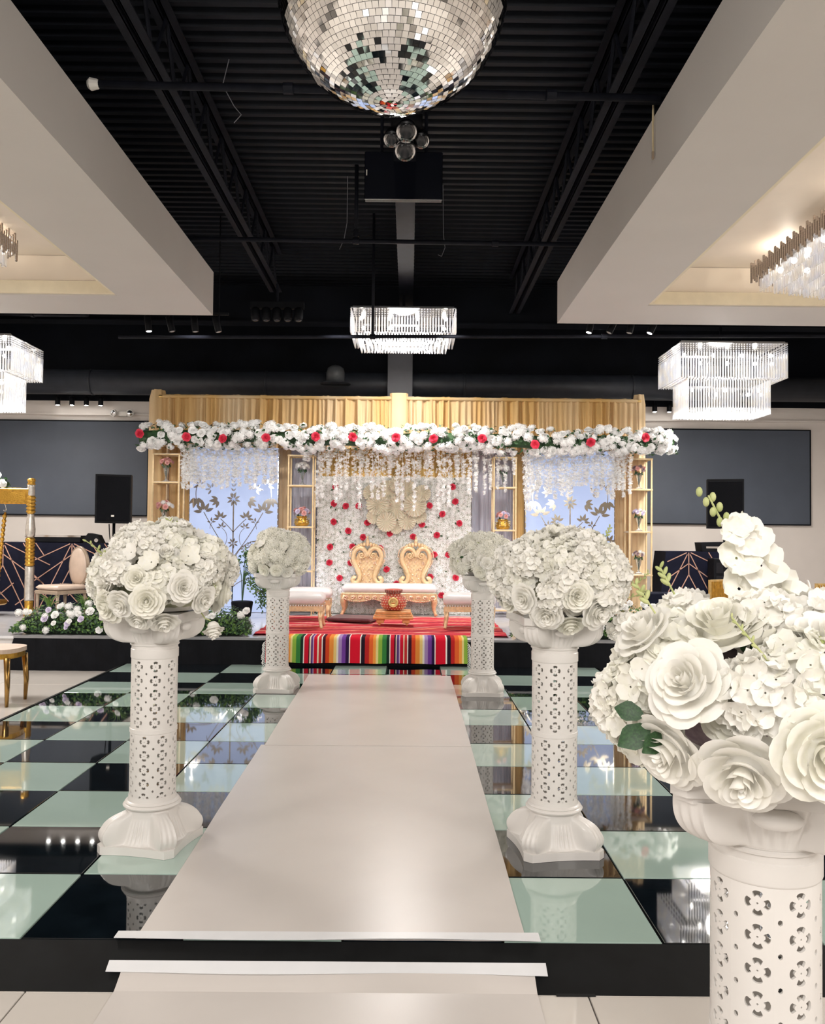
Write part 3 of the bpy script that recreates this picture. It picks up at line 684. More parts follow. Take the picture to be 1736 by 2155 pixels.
# ------------------------------------------------------------------ lit panels with mirror tree inlay
LF = MB()
def lf(u, v): w_ = .20*sin(pi*min(1, v**.8*.98+.01)); return ((u-.5)*2*w_, 0, v)
LF.grid(lf, 2, 6); n0 = len(LF.v); LF.v += [(x, .06, z) for x, y, z in LF.v]; LF.f += [tuple(i+n0 for i in reversed(q)) for q in LF.f]
def tree_panel(x0, x1, label, mm, seed):
    z0, z1 = SZ+.01, 2.92; cx = (x0+x1)/2
    t = thing('backlit_screen', label, 'light screen', (cx, BY-.16, z0)); H = z1-z0; W = x1-x0
    MB().box(-W/2, W/2, 0, .05, 0, H).build('lit_board', M_light, t)
    f = MB(); 
    for k in range(28):
        z = .05+k*H/28
        for xx in (-W/2-.008, W/2-.004): f.box(xx, xx+.012, -.006, .05, z, z+H/28*.75)
    f.build('edge_strip', mm, t)
    lm = LF.mesh('leaf', mm)
    def stem(pts, r=.007):
        P = []
        for i in range(len(pts)-1):
            for q in range(6):
                a = Vector(pts[i]); b_ = Vector(pts[i+1]); P.append(a.lerp(b_, q/6))
        P.append(Vector(pts[-1])); vs = []; fs = []
        for i, p in enumerate(P):
            d = (P[min(i+1, len(P)-1)]-P[max(i-1, 0)]).normalized(); nn = Vector((-d.y, d.x))*r
            for s_ in (-1, 1):
                for yy in (-.006, .0): vs.append((p.x+nn.x*s_, yy, p.y+nn.y*s_))
        for i in range(len(P)-1):
            a = i*4; c = a+4; fs += [(a, c, c+2, a+2), (a, a+1, c+1, c), (a+2, c+2, c+3, a+3)]
        MB().add(vs, fs).build('stem', mm, t)
    def curve(p0, p1, p2, r=.006, n=9):
        stem([((1-q)**2*p0[0]+2*q*(1-q)*p1[0]+q*q*p2[0], (1-q)**2*p0[1]+2*q*(1-q)*p1[1]+q*q*p2[1]) for q in [i/n for i in range(n+1)]], r)
    def leaf(x, z, ang, s_): link('leaf', lm, t, mtx=Matrix.Translation((x, -.006, z)) @ Matrix.Rotation(ang, 4, 'Y') @ Matrix.Diagonal((s_*1.15, .1, s_*1.15, 1)))
    def flower(x, z, ang, s_, n=5, fan=2.7):
        for i in range(n): q = ang+(-.5+i/(n-1))*fan; leaf(x+.22*s_*sin(q), z+.22*s_*cos(q), q, s_*(1.0 if i == n//2 else .82))
    def star(x, z, s_, n=6):
        for i in range(n): q = 2*pi*i/n+.3; leaf(x+.25*s_*sin(q), z+.25*s_*cos(q), q, s_*.85)
    zb = z0
    Zp = lambda z: z-z0
    stem([(0, 0), (0, Zp(2.05))], .010)
    star(0, Zp(2.06), .09, 8); MB().lathe([(.05, -.008), (.05, 0)], 16).build('boss', mm, t, rot=(pi/2, 0, 0), loc=(0, 0, Zp(2.06)))
    for q in range(5): leaf(0, Zp(2.12+q*.07), .7*(-1)**q, .06); leaf(0, Zp(2.12+q*.07), -.7*(-1)**q, .05)
    for s_ in (-1, 1):
        curve((0, Zp(1.16)), (s_*.22, Zp(1.42)), (s_*.46, Zp(1.86))); flower(s_*.46, Zp(1.86), s_*.15, .14)
        curve((0, Zp(1.0)), (s_*.06, Zp(1.5)), (s_*.62, Zp(1.42))); flower(s_*.60, Zp(1.44), s_*.5, .10)
        curve((s_*.30, Zp(1.40)), (s_*.62, Zp(1.46)), (s_*.68, Zp(1.12))); flower(s_*.66, Zp(1.16), s_*(pi-.3), .12)
        curve((0, Zp(1.55)), (s_*.05, Zp(1.62)), (s_*.20, Zp(1.76))); flower(s_*.20, Zp(1.76), s_*.3, .10)
        curve((s_*.12, Zp(1.36)), (s_*.05, Zp(1.52)), (s_*.18, Zp(1.62)), .004); flower(s_*.18, Zp(1.62), s_*.2, .07, 4)
        curve((s_*.36, Zp(1.60)), (s_*.36, Zp(1.68)), (s_*.30, Zp(1.74)), .004); flower(s_*.34, Zp(1.70), 0, .06, 3)
        curve((s_*.56, Zp(2.28)), (s_*.60, Zp(2.2)), (s_*.58, Zp(2.06))); flower(s_*.58, Zp(2.10), pi, .14, 4, 1.5); flower(s_*.52, Zp(2.28), s_*.6, .10, 4)
        flower(s_*.22, Zp(2.05), s_*pi*.62, .12, 4, 1.6); flower(s_*.34, Zp(2.22), s_*1.2, .09, 4)
        star(s_*.18, Zp(1.30), .055, 6); star(s_*.26, Zp(1.36), .045, 6); star(s_*.42, Zp(1.30), .06, 5)
        curve((0, Zp(.70)), (s_*.35, Zp(1.0)), (s_*.45, Zp(.62))); flower(s_*.44, Zp(.68), s_*2.6, .10)
    star(0, Zp(1.38), .07, 7); leaf(0, Zp(1.0), .15, .1); leaf(0, Zp(1.0), -.15, .1)
    return t
tree_panel(-3.415, -2.045, 'glowing pale blue panel with silver mirror tree inlay behind the vine', M_mirror, 1)
tree_panel(1.82, 3.20, 'glowing pale blue panel with champagne mirror tree inlay', M_mirror_g, 2)

# ------------------------------------------------------------------ flower wall
fw_ = thing('flower_wall', 'white flower wall dotted with red roses behind the throne sofa', 'flower wall', (-.22, BY-.22, SZ+.005))
MB().box(-1.20, 1.18, .0, .06, 0, 2.12).build('backing_panel', mat('pale_green_mesh', (.55, .57, .50), .9, scale=30, col2=(.70, .70, .66)), fw_)
rnd = random.Random(9); mb = MB(); ml = MB()
for i in range(50):
    for k in range(51):
        x = -1.18+i*.0477+rnd.uniform(-.015, .015); z = .03+k*.0415+rnd.uniform(-.015, .015)
        nn = Vector((rnd.uniform(-.5, .5), -1, rnd.uniform(-.4, .6)))
        if rnd.random() < .035: join_inst(ml, LEAF_MB, orient((x, -.03, z), nn, rnd.uniform(0, 6), .045))
        else: join_inst(mb, FLOR, orient((x, -.012-rnd.random()*.035, z), nn, rnd.uniform(0, 6), rnd.uniform(.028, .040)))
mb.build('floret_mass', M_white, fw_, kind='stuff'); ml.build('leaf_mass', M_leaf, fw_, kind='stuff')
pxr = [(703,1025),(700,1060),(725,1065),(752,1064),(700,1098),(771,1099),(731,1117),(762,1130),(693,1151),(740,1150),(692,1184),(714,1216),(798,1153),(812,1197),(737,1184),
       (955,1053),(901,1062),(928,1080),(885,1102),(964,1099),(818,1121),(867,1128),(917,1124),(912,1165),(941,1165),(904,1212),(957,1213),(928,1250),(833,1227),(949,1022)]
for (px, py) in pxr:
    x = (px-862)/1776.4*13.05+.03+.22; z = 1.545-(py-1122)/1776.4*13.05-SZ
    z = min(2.08, z)
    r = link('red_rose', RED, fw_, mtx=orient((x, -.055, z), (rnd.uniform(-.2, .2), -1, rnd.uniform(-.1, .3)), rnd.uniform(0, 6), .047))
    link('leaf', LEAF, r, mtx=orient((.9, .2, -.3), (.2, .1, 1), rnd.uniform(0, 6), 1.1))
# cream paper rosettes
ro = thing('rosette_cluster', 'cluster of round cream paper rosettes on the flower wall', 'wall ornament', (-.20, BY-.275, 1.95))
rs = MB()
for k in range(20):
    a = 2*pi*k/20; b_ = 2*pi*(k+.5)/20; c_ = 2*pi*(k+1)/20
    rs.add([(0, 0, .05), (cos(a), sin(a), 0), (cos(b_)*.90, sin(b_)*.90, .30), (cos(c_), sin(c_), 0)], [(0, 1, 2), (0, 2, 3)])
rsm = rs.mesh('rosette', mat('cream_paper', (.76, .70, .55), .75, col2=(.86, .82, .70), scale=30))
for i, (x, z, r) in enumerate([(0, 0, .20), (-.28, .05, .19), (.29, .04, .19), (-.14, .26, .17), (.16, .27, .17), (-.15, -.22, .16), (.17, -.2, .15), (-.38, .22, .14), (.40, .22, .14), (0, -.30, .11), (.0, .36, .12), (-.34, -.14, .12), (.36, -.13, .12)]):
    link('rosette', rsm, ro, mtx=orient((x, -.022*(i % 3)-.01, z), (x*.12+.12*(i % 2), -1, z*.12), i, r))

# ------------------------------------------------------------------ garland with hanging strands
gl = thing('flower_garland', 'long white rose garland with red accents draped across the backdrop', 'garland', (0, 12.48, 2.95))
rnd = random.Random(12)
def gz(x): return .015*sin(x*2.1)+.012*sin(x*5)-.005*x
MB().tube([(x/4, .06, gz(x/4)) for x in range(-16, 16)], .10, 10).build('moss_core', M_leaf, gl)
reds = [(-3.93, .02), (-3.25, -.02), (-2.72, -.04), (-2.09, -.02), (-1.37, -.0), (-.83, -.0), (-.20, 0), (.35, -.01), (1.06, .0), (1.83, -.08), (2.64, -.04), (3.44, .04)]
for x, z in reds: link('red_rose', RED, gl, mtx=orient((x, -.21, z), (rnd.uniform(-.3, .3), -1, 0), rnd.uniform(0, 6), .062))
stuff = MB(); n_ind = 0; src = [rose_mb(False, 41), hydrangea_mb(30, 42, .3)]
small = hydrangea_mb(26, 44, .36).mesh('hydrangea', M_white); smallmb = hydrangea_mb(14, 45, .42)
for i in range(430):
    x = -3.96+7.80*((i*.6180339) % 1.0); a = rnd.uniform(-1.25, 1.15) if i < 390 else rnd.uniform(1.1, 2.4); rr = .165*rnd.uniform(.85, 1.15)
    if a > .8: rr *= 1.1
    p = Vector((x, .05-rr*cos(a), gz(x)+rr*sin(a)*1.05))
    if any(abs(p.x-q[0]) < .075 and abs(p.z-q[1]) < .07 for q in reds): continue
    nn = Vector((rnd.uniform(-.4, .4), -cos(a), sin(a)+.1)); c = rnd.random()
    if n_ind < 285:
        if c < .55: link('white_rose', WROSE, gl, mtx=orient(p, nn, rnd.uniform(0, 6), rnd.uniform(.048, .068)))
        else: link('hydrangea', small, gl, mtx=orient(p, nn, rnd.uniform(0, 6), rnd.uniform(.06, .08)))
        n_ind += 1
    else: join_inst(stuff, smallmb, orient(p, nn, rnd.uniform(0, 6), .06))
for i in range(26):
    a = rnd.uniform(0, 6.28); z = rnd.uniform(-.8, 1); r = sqrt(1-z*z); p = Vector((3.80+.15*r*cos(a), .02+.17*r*sin(a), -.03+.17*z))
    link('white_rose', WROSE, gl, mtx=orient(p, (r*cos(a), r*sin(a), z), 0, .058))
stuff.build('blossom_mass', M_white, gl, kind='stuff')
ml = MB()
for i in range(900):
    x = rnd.uniform(-4.0, 3.95); a = rnd.uniform(-1.6, 2.3); rr = .17*rnd.uniform(.85, 1.28)
    join_inst(ml, LEAF_MB, orient((x, .05-rr*cos(a), gz(x)+rr*sin(a)), (rnd.uniform(-.6, .6), -cos(a), sin(a)+rnd.uniform(-.5, .5)), rnd.uniform(0, 6), rnd.uniform(.05, .085)))
ml.build('leaf_mass', M_leaf, gl, kind='stuff')
def strand_mesh(L, w, seed, m, n):
    r = random.Random(seed); mb = MB(); mb.tube([(0, 0, 0), (0, 0, -L)], .003, 4)
    for i in range(n):
        t = r.random()**.9; ww = w*(1-.7*t**1.5)*r.random()**.5; a = r.uniform(0, 6.28)
        join_inst(mb, FLOR, orient((ww*cos(a), ww*sin(a), -L*t), (cos(a), sin(a)-.6, r.uniform(-.6, .3)), r.uniform(0, 6), (lambda k: (k, k, k))(r.uniform(.022, .034))))
    return mb.mesh('hanging_strand', m)
STR = [strand_mesh(1.0, .05, 50+i, M_white, 95) for i in range(3)]; STRW = [strand_mesh(1.0, .075, 60+i, M_white, 150) for i in range(2)]
def strands(x0, x1, n, l0, l1, y, lib, wide=1):
    for i in range(n):
        x = x0+(x1-x0)*(i+.5)/n+rnd.uniform(-.02, .02); L = rnd.uniform(l0, l1)
        link('hanging_strand', lib[rnd.randrange(len(lib))], gl, mtx=Matrix.Translation((x, y+rnd.uniform(-.03, .06), gz(x)-.10)) @ Matrix.Rotation(rnd.uniform(0, 6), 4, 'Z') @ Matrix.Diagonal((wide, wide, L, 1)))
strands(-3.38, -1.98, 30, .46, .72, .14, STR, 1.1); strands(-3.36, -3.22, 3, .62, .72, .05, STR)
strands(-1.42, 1.02, 27, .45, .98, .10, STR, 1.0); strands(-1.42, .95, 5, .25, .45, .16, STRW)
strands(1.72, 3.20, 30, .46, .74, .14, STR, 1.1); strands(1.74, 1.82, 2, .85, .95, .05, STR); strands(3.0, 3.30, 4, .6, .72, .05, STR)
strands(.95, 1.6, 6, .35, .75, .12, STR, .8); strands(-1.6, -1.45, 2, .2, .3, .05, STRW)

# ------------------------------------------------------------------ gold shelf stands and their vases
def shelf_stand(x0, x1, shelves, label, depth=.28, y=12.72):
    cx = (x0+x1)/2; w = (x1-x0)/2; t = thing('shelf_stand', label, 'shelf', (cx, y, SZ+.004), 0, 'gold shelf stands on the stage')
    H = 2.42
    for sx in (-1, 1):
        for sy in (0, depth): MB().box(sx*w-.011, sx*w+.011, sy-.011, sy+.011, 0, H).build('post', M_shelf, t)
    for z in list(shelves)+[H+SZ]:
        m = MB(); zz = z-SZ
        m.box(-w-.016, w+.016, -.016, .016, zz-.025, zz-.005); m.box(-w-.016, w+.016, depth-.016, depth+.016, zz-.025, zz-.005)
        m.box(-w-.016, -w+.016, 0, depth, zz-.025, zz-.005); m.box(w-.016, w+.016, 0, depth, zz-.025, zz-.005); m.build('rail', M_shelf, t)
        MB().box(-w, w, 0, depth, zz-.006, zz).build('shelf', mat('ivory_shelf', (.78, .74, .68), .3), t)
    return t
shelf_stand(-3.86, -3.47, (2.30, 1.63, .97, .42), 'gold shelf stand at the drape column nearer the gold swing')
shelf_stand(-1.82, -1.45, (2.27, 1.645, .98, .42), 'gold shelf stand between the silver tree panel and flower wall')
shelf_stand(1.28, 1.61, (2.27, 1.625, .98, .42), 'gold shelf stand between the flower wall and champagne tree panel')
shelf_stand(3.33, 3.66, (2.26, 1.62, .97, .42), 'gold shelf stand at the drape column nearer the gold chairs')
def vase(x, z, label, petals, ornate=False, tall=.20, seed=0, bun=.09):
    rnd = random.Random(seed); t = thing('vase_of_flowers', label, 'vase', (x, 12.84, z+.006), 0, 'vases of flowers on the gold shelf stands')
    if ornate:
        MB().lathe([(.09, 0), (.10, .02), (.115, .05), (.10, .09), (.075, .12), (.085, .14), (.09, .15)], 20).build('jewelled_pot', M_goldd, t, True)
        m = MB()
        for i in range(30):
            a = i*.7; zz = .03+.09*((i*.37) % 1); m.ball((.108*cos(a), .108*sin(a), zz), .012, 6, 4)
        m.build('bead_band', mat('dark_jewel', (.06, .02, .02), .3, col2=(.7, .6, .3), scale=20), t)
        tall = .15
    else:
        MB().lathe([(.055, 0), (.055, .01), (.018, .03), (.016, .09), (.03, .13), (.05, tall)], 16).build('glass_body', M_glass, t, True)
        for i in range(4): MB().tube([(0, 0, .05), (.02*cos(i*1.6), .02*sin(i*1.6), tall+.03)], .003, 4).build('stem', M_leaf, t)
    lm = MB()
    for i in range(12): a = i*.52; join_inst(lm, LEAF_MB, orient((.05*cos(a), .05*sin(a), tall+.01), (cos(a), sin(a), .3), i, .06))
    lm.build('foliage', M_leaf, t, kind='stuff')
    for i in range(11):
        z_ = 1-1.1*(i+.5)/11; r = sqrt(max(0, 1-z_*z_)); a = i*2.4
        link('rose', petals[i % len(petals)], t, mtx=orient((bun*r*cos(a), bun*r*sin(a), tall+.05+bun*.7*z_), (r*cos(a), r*sin(a)-.2, z_+.2), i, bun*.36))
PK = rose_mb(False, 71).mesh('rose', M_pink, True); LV = rose_mb(False, 72).mesh('rose', M_lilac, True); DP = rose_mb(False, 73).mesh('rose', mat('dusky_petal', (.28, .17, .19), .6, col2=(.5, .38, .38), scale=12), True)
WG = hydrangea_mb(20, 74, .36).mesh('rose', M_white)
vase(-3.70, 2.30, 'pink posy in a glass on the corner shelf nearer the swing, upper tier', [PK], tall=.24, seed=1)
vase(-3.72, 1.63, 'pink posy in a glass on the corner shelf nearer the swing, lower tier', [PK, PK, WG], tall=.24, seed=2, bun=.11)
vase(-1.63, 2.27, 'white and green posy in a glass above the gold jewelled pot', [WG], tall=.22, seed=3)
vase(-1.63, 1.645, 'pink and lilac flowers in a jewelled gold pot near the silver tree panel', [PK, LV], True, seed=4, bun=.11)
vase(1.43, 2.27, 'white posy in a glass near the champagne tree panel', [WG], tall=.22, seed=5, bun=.08)
vase(1.43, 1.625, 'pink flowers in a jewelled pot near the champagne tree panel', [PK, PK, LV], True, seed=6)
vase(3.50, 2.26, 'dusky pink posy in a glass on the top corner shelf nearer the gold chairs', [DP, PK], tall=.24, seed=7)
vase(3.50, 1.62, 'dusky and white round posy on the middle corner shelf nearer the gold chairs', [DP, LV, WG], tall=.22, seed=8, bun=.085)
vase(3.50, .97, 'white and dark posy on a low corner shelf nearer the gold chairs', [WG, DP, WG], tall=.24, seed=9, bun=.075)

# ------------------------------------------------------------------ stage textiles
def hsv(r, g, b): return (r, g, b)
SEQ = [((.62,.01,.03),5),((.8,.78,.74),.5),((.02,.01,.02),2),((.45,.02,.02),2),((.70,.12,.03),2),((.78,.30,.06),1.5),((.72,.60,.25),1),((.25,.42,.06),2),((.04,.20,.05),2),((.01,.03,.02),1.5),
       ((.8,.78,.74),.5),((.55,.01,.03),2),((.02,.01,.02),.6),((.75,.6,.45),.6),((.10,.04,.18),1),((.5,.4,.6),.6),((.55,.01,.03),1.6),((.75,.7,.5),.6),((.5,.03,.03),1.4),((.8,.78,.74),.5),
       ((.05,.01,.02),1.5),((.60,.06,.02),2),((.75,.26,.05),2),((.75,.55,.20),1.5),((.72,.68,.62),1),((.36,.24,.48),1.5),((.16,.05,.30),2),((.03,.01,.06),1.5),((.8,.78,.74),.5)]
def colour_mesh(o, cols):
    me = o.data; at = me.color_attributes.new('Col', 'FLOAT_COLOR', 'POINT')
    for i, c in enumerate(cols): at.data[i].color = (*c, 1)
bx0, bx1 = -1.66, .70; NU = 420
tot = sum(w for _, w in SEQ); cols1 = []
off = [0]; 
for _, w in SEQ: off.append(off[-1]+w)
def seqcol(u, reps=2.35, sh=.02):
    q = ((u*reps+sh) % 1.0)*tot
    for i in range(len(SEQ)):
        if q < off[i+1]: return SEQ[i][0]
    return SEQ[-1][0]
prof = [(10.22, SZ+.026), (10.10, SZ+.026), (9.98, SZ+.026), (9.935, SZ+.02), (9.918, SZ-.01), (9.912, SZ-.08), (9.908, SZ-.16), (9.902, SZ-.22), (9.898, .035)]
bk = thing('striped_blanket', 'bright striped woven blanket hanging over the stage edge', 'blanket', (0, 0, 0))
vs = []; cols = []; fs = []
for j, (y, z) in enumerate(prof):
    for i in range(NU+1):
        u = i/NU; k = j/8
        vs.append((bx0+(bx1-bx0)*u, y-.010*k*(1+sin(u*38+.5*sin(u*9))), z+(.004*sin(u*21) if j == 8 else 0))); cols.append(seqcol(u))
for j in range(8):
    for i in range(NU): a = j*(NU+1)+i; fs.append((a, a+NU+1, a+NU+2, a+1))
n0 = len(vs); vs += [(x, y+.012 if z < SZ+.01 else y, z-(.008 if z > SZ else 0)) for x, y, z in vs]; cols += cols; fs += [tuple(i+n0 for i in reversed(q)) for q in fs]
o = MB().add(vs, fs).build('woven_cloth', M_serape, bk, True); colour_mesh(o, cols)
rnd = random.Random(4)
for sx, x in ((-1, bx0), (1, bx1)):
    for i in range(14):
        t = i/13; y, z = (9.90, SZ-.03-.26*t)
        MB().tube([(x, y, z), (x+sx*.02, y-.005, z-.015), (x+sx*(.03+.02*rnd.random()), y-.008, max(.015, z-.05))], .0045, 4).build('fringe', M_white, bk)
# red rug
rg = thing('red_rug', 'crumpled red striped rug spread on the stage under the throne sofa', 'rug', (0, 0, 0))
rw, NX, NY = (-1.88, 1.22, 10.24, 12.62), 90, 150; vs = []; cols = []
rnd = random.Random(8); RS = [(.60, .05, .07), (.50, .03, .06), (.66, .10, .10), (.42, .02, .04), (.70, .22, .14), (.55, .04, .08), (.72, .42, .34), (.60, .06, .09), (.30, .02, .04), (.64, .12, .12)]
for j in range(NY+1):
    for i in range(NX+1):
        u, v_ = i/NX, j/NY; x = rw[0]+(rw[1]-rw[0])*u; y = rw[2]+(rw[3]-rw[2])*v_
        w_ = .10*sin(x*2.3+y*3)+.05*sin(x*6.1+1)
        z = SZ+.012+.006*sin((y+w_)*22)+.004*sin(x*9+y*14); vs.append((x, y, z)); k = int((y+w_*.8)*22) % 10; cols.append(RS[k])
fs = [(j*(NX+1)+i, j*(NX+1)+i+1, (j+1)*(NX+1)+i+1, (j+1)*(NX+1)+i) for j in range(NY) for i in range(NX)]
n0 = len(vs); vs += [(x, y, SZ+.001) for x, y, z in vs]; cols += cols; fs += [tuple(i+n0 for i in reversed(q)) for q in fs]
o = MB().add(vs, fs).build('woven_cloth', M_rug, rg, True); colour_mesh(o, cols)
RZ = SZ+.031
m = MB().bev(-.32, .32, -.26, .26, 0, .05, .02); o = m.build('floor_cushion', M_maroon, loc=(-.76, 11.85, RZ), label='flat maroon velvet floor cushion beside the small wooden table', cat='cushion'); o.rotation_euler.z = -.25

# ------------------------------------------------------------------ throne sofa
so = thing('throne_sofa', 'carved pale gold two seat throne with heart backs and white seat', 'sofa', (-.285, 12.52, RZ))
SH = .32
MB().bev(-.70, .70, 0, .46, SH, SH+.14, .045).build('seat_cushion', M_satin, so, True)
MB().tube([(-.70, -.005, SH+.005), (.70, -.005, SH+.005)], .012, 6).build('seat_piping', M_paleg, so)
m = MB()
for i in range(57):
    u = i/56; x = -.70+1.4*u; dr = .07*abs(sin(u*pi*3))**.7+.035
    m.box(x-.014, x+.014, -.012, .03, SH-.02-dr, SH)
m.build('carved_apron', M_paleg, so)
m = MB()
for i in range(13):
    x = -.64+i*.1067; zz = SH-.055
    m.tube([(x+.035*cos(a/8*2*pi*1.4)*(1-a/14), -.02, zz+.03*sin(a/8*2*pi*1.4)*(1-a/14)) for a in range(9)], .009, 5)
for i in range(60): m.ball((-.69+i*.0234, -.02, SH-.075-.035*abs(sin(i/59*pi*3))), .010, 6, 4)
m.build('apron_scrolls', M_bead, so, True)
for x, y, ox in ((-.66, .03, -.03), (.66, .03, .03), (-.66, .43, -.03), (.66, .43, .03)):
    MB().tube([(x, y, SH-.02), (x+ox*.6, y-.01, SH-.12), (x+ox*.2, y, SH-.22), (x+ox, y-.015, .03), (x+ox*1.4, y-.02, 0)], [.05, .045, .028, .022, .03], 8).build('leg', M_paleg, so, True)
def heart_back(cx):
    b_ = MB(); y = .44
    rim = []
    for s_ in (-1, 1):
        pts = [(.0, .49), (.02, .55), (.07, .61), (.14, .615), (.195, .565), (.215, .48), (.20, .40), (.155, .31), (.12, .23), (.115, .16), (.15, .10), (.20, .095), (.225, .13), (.20, .165), (.17, .15)]
        P = []
        for i in range(len(pts)-1):
            p0 = pts[max(i-1, 0)]; p1 = pts[i]; p2 = pts[i+1]; p3 = pts[min(i+2, len(pts)-1)]
            for q in range(4):
                t = q/4; P.append(tuple(.5*((2*p1[k])+(-p0[k]+p2[k])*t+(2*p0[k]-5*p1[k]+4*p2[k]-p3[k])*t*t+(-p0[k]+3*p1[k]-3*p2[k]+p3[k])*t**3) for k in (0, 1)))
        b_.tube([(cx+s_*x, y-.01, SH+.05+z) for x, z in P], .036, 8)
        rim.append([(cx+s_*x*1.19+s_*.012, y+.0, SH+.05+z+(.03 if z > .45 else 0)) for x, z in P[:28]])
        b_.tube([(cx+s_*(.085+.055*(1-a/22)*cos(a*.55+2)), y-.025, SH+.05+.51+.055*(1-a/22)*sin(a*.55+2)) for a in range(20)], .012, 6)
    bk_ = b_.build('heart_back', M_paleg, so, True)
    m = MB(); m.grid(lambda u, v_: (cx+(u-.5)*2*(.10+.10*sin(max(0, v_-.1)*pi*.95)**1.2), y+.012+.006*sin(u*40)*sin(v_*50), SH+.08+.52*v_), 24, 40); m.grid(lambda u, v_: (cx+(.5-u)*2*(.10+.10*sin(max(0, v_-.1)*pi*.95)**1.2), y+.03, SH+.08+.52*v_), 8, 12)
    m.build('carved_panel', M_paleg, bk_, True)
    m = MB(); r2_ = random.Random(5)
    for i in range(46):
        v_ = r2_.random(); u = r2_.uniform(-1, 1)*(.07+.085*sin(max(0, v_-.1)*pi*.95)); m.ball((cx+u, y-.002, SH+.12+.42*v_), (.012, .009, .016), 6, 4)
    for R in rim:
        for p in R[::1]: m.ball(p, .013, 6, 4)
    m.build('beading', M_bead, bk_, True)
    m = MB()
    for i in range(9):
        a = (i-4)*.30; m.ball((cx+.17*sin(a), y-.01, SH+.05+.60+.08*cos(a)), (.026, .02, .036), 8, 6)
    m.ball((cx, y-.01, SH+.05+.72), (.028, .02, .05), 8, 6); m.ball((cx, y-.01, SH+.05+.785), (.014, .014, .025), 8, 6)
    m.build('crown_carving', M_paleg, bk_, True)
heart_back(-.345); heart_back(.395)

# stools
def stool(x, y, w, d, rz, label, z=RZ):
    t = thing('ottoman', label, 'ottoman', (x, y, z), rz, 'white topped gold ottomans on the stage')
    MB().bev(-w, w, -d, d, .29, .44, .045).build('cushion', M_satin, t, True)
    m = MB(); k = int(w*60)
    for i in range(k): 
        for sy in (-1, 1): m.ball((-w+2*w*(i+.5)/k, sy*d, .29), .011, 6, 4)
    m.build('pearl_trim', M_white, t)
    MB().box(-w+.01, w-.01, -d+.01, d-.01, .215, .285).build('rail', M_paleg, t)
    for sx in (-1, 1):
        for sy in (-1, 1): MB().tube([(sx*(w-.04), sy*(d-.04), .22), (sx*(w-.045), sy*(d-.045), .12), (sx*(w-.03), sy*(d-.03), .02), (sx*(w-.02), sy*(d-.02), 0)], [.035, .025, .018, .024], 8).build('leg', M_paleg, t, True)
stool(-1.43, 10.98, .35, .24, .03, 'white topped gold ottoman of the pair, nearer the striped blanket')
stool(-1.42, 11.95, .34, .24, .03, 'white topped gold ottoman of the pair, nearer the flower wall')
stool(.80, 11.12, .34, .25, -.03, 'white topped gold ottoman standing alone beside the throne sofa')
# small wooden table and decorated pot
t = thing('low_table', 'small low orange wooden table before the throne sofa', 'table', (-.195, 11.32, RZ))
m = MB(); m.bev(-.235, .235, -.17, .17, .15, .19, .008); m.build('table_top', M_wood, t)
MB().bev(-.25, .25, -.18, .18, .125, .148, .006).build('moulding', M_wood, t); MB().bev(-.265, .265, -.19, .19, .085, .123, .008).build('apron', M_wood, t)
for sx in (-1, 1):
    for sy in (-1, 1):
        l = MB().bev(sx*.17-.05, sx*.17+.05, sy*.13-.03, sy*.13+.03, .03, .088, .01).build('leg', M_wood, t)
        MB().ball((sx*.18, sy*.13, .018), .018, 8, 6).build('foot', M_wood, l)
t = thing('decorated_pot', 'round coral pot covered in pearl beads with gold medallion', 'pot', (-.195, 11.32, RZ+.191))
PP = [(.08, 0), (.13, .015), (.165, .07), (.17, .12), (.15, .17), (.11, .205), (.085, .22), (.08, .235), (.10, .25), (.108, .265), (.095, .28), (.07, .285)]
MB().lathe(PP, 28).build('body', M_pot, t, True)
m = MB()
for r, z, n in ((.155, .05, 24), (.17, .085, 26), (.174, .12, 26), (.165, .15, 24), (.145, .18, 20), (.118, .205, 16), (.13, .025, 20)):
    for i in range(n): a = 2*pi*(i+.5*(int(z*1000) % 2))/n; m.ball((r*cos(a), r*sin(a), z), .011, 6, 4)
m.build('bead_studs', M_bead, t)
m = MB(); m.m = orient((0, -.168, .115), (0, -1, .1), 0, 1)
m.lathe([(.06, 0), (.07, .006), (.06, .012), (.05, .008)], 20); m.ball((0, 0, .008), (.035, .02, .012), 10, 5); m.m = None; m.build('medallion', M_gold, t, True)
m = MB()
for z, r in ((.232, .088), (.25, .106), (.268, .11)):
    for i in range(20): a = 2*pi*i/20; m.ball((r*cos(a), r*sin(a), z), .013, 6, 4)
m.build('neck_beads', mat('dark_bead', (.25, .10, .08), .4, col2=(.55, .3, .25), scale=40), t)

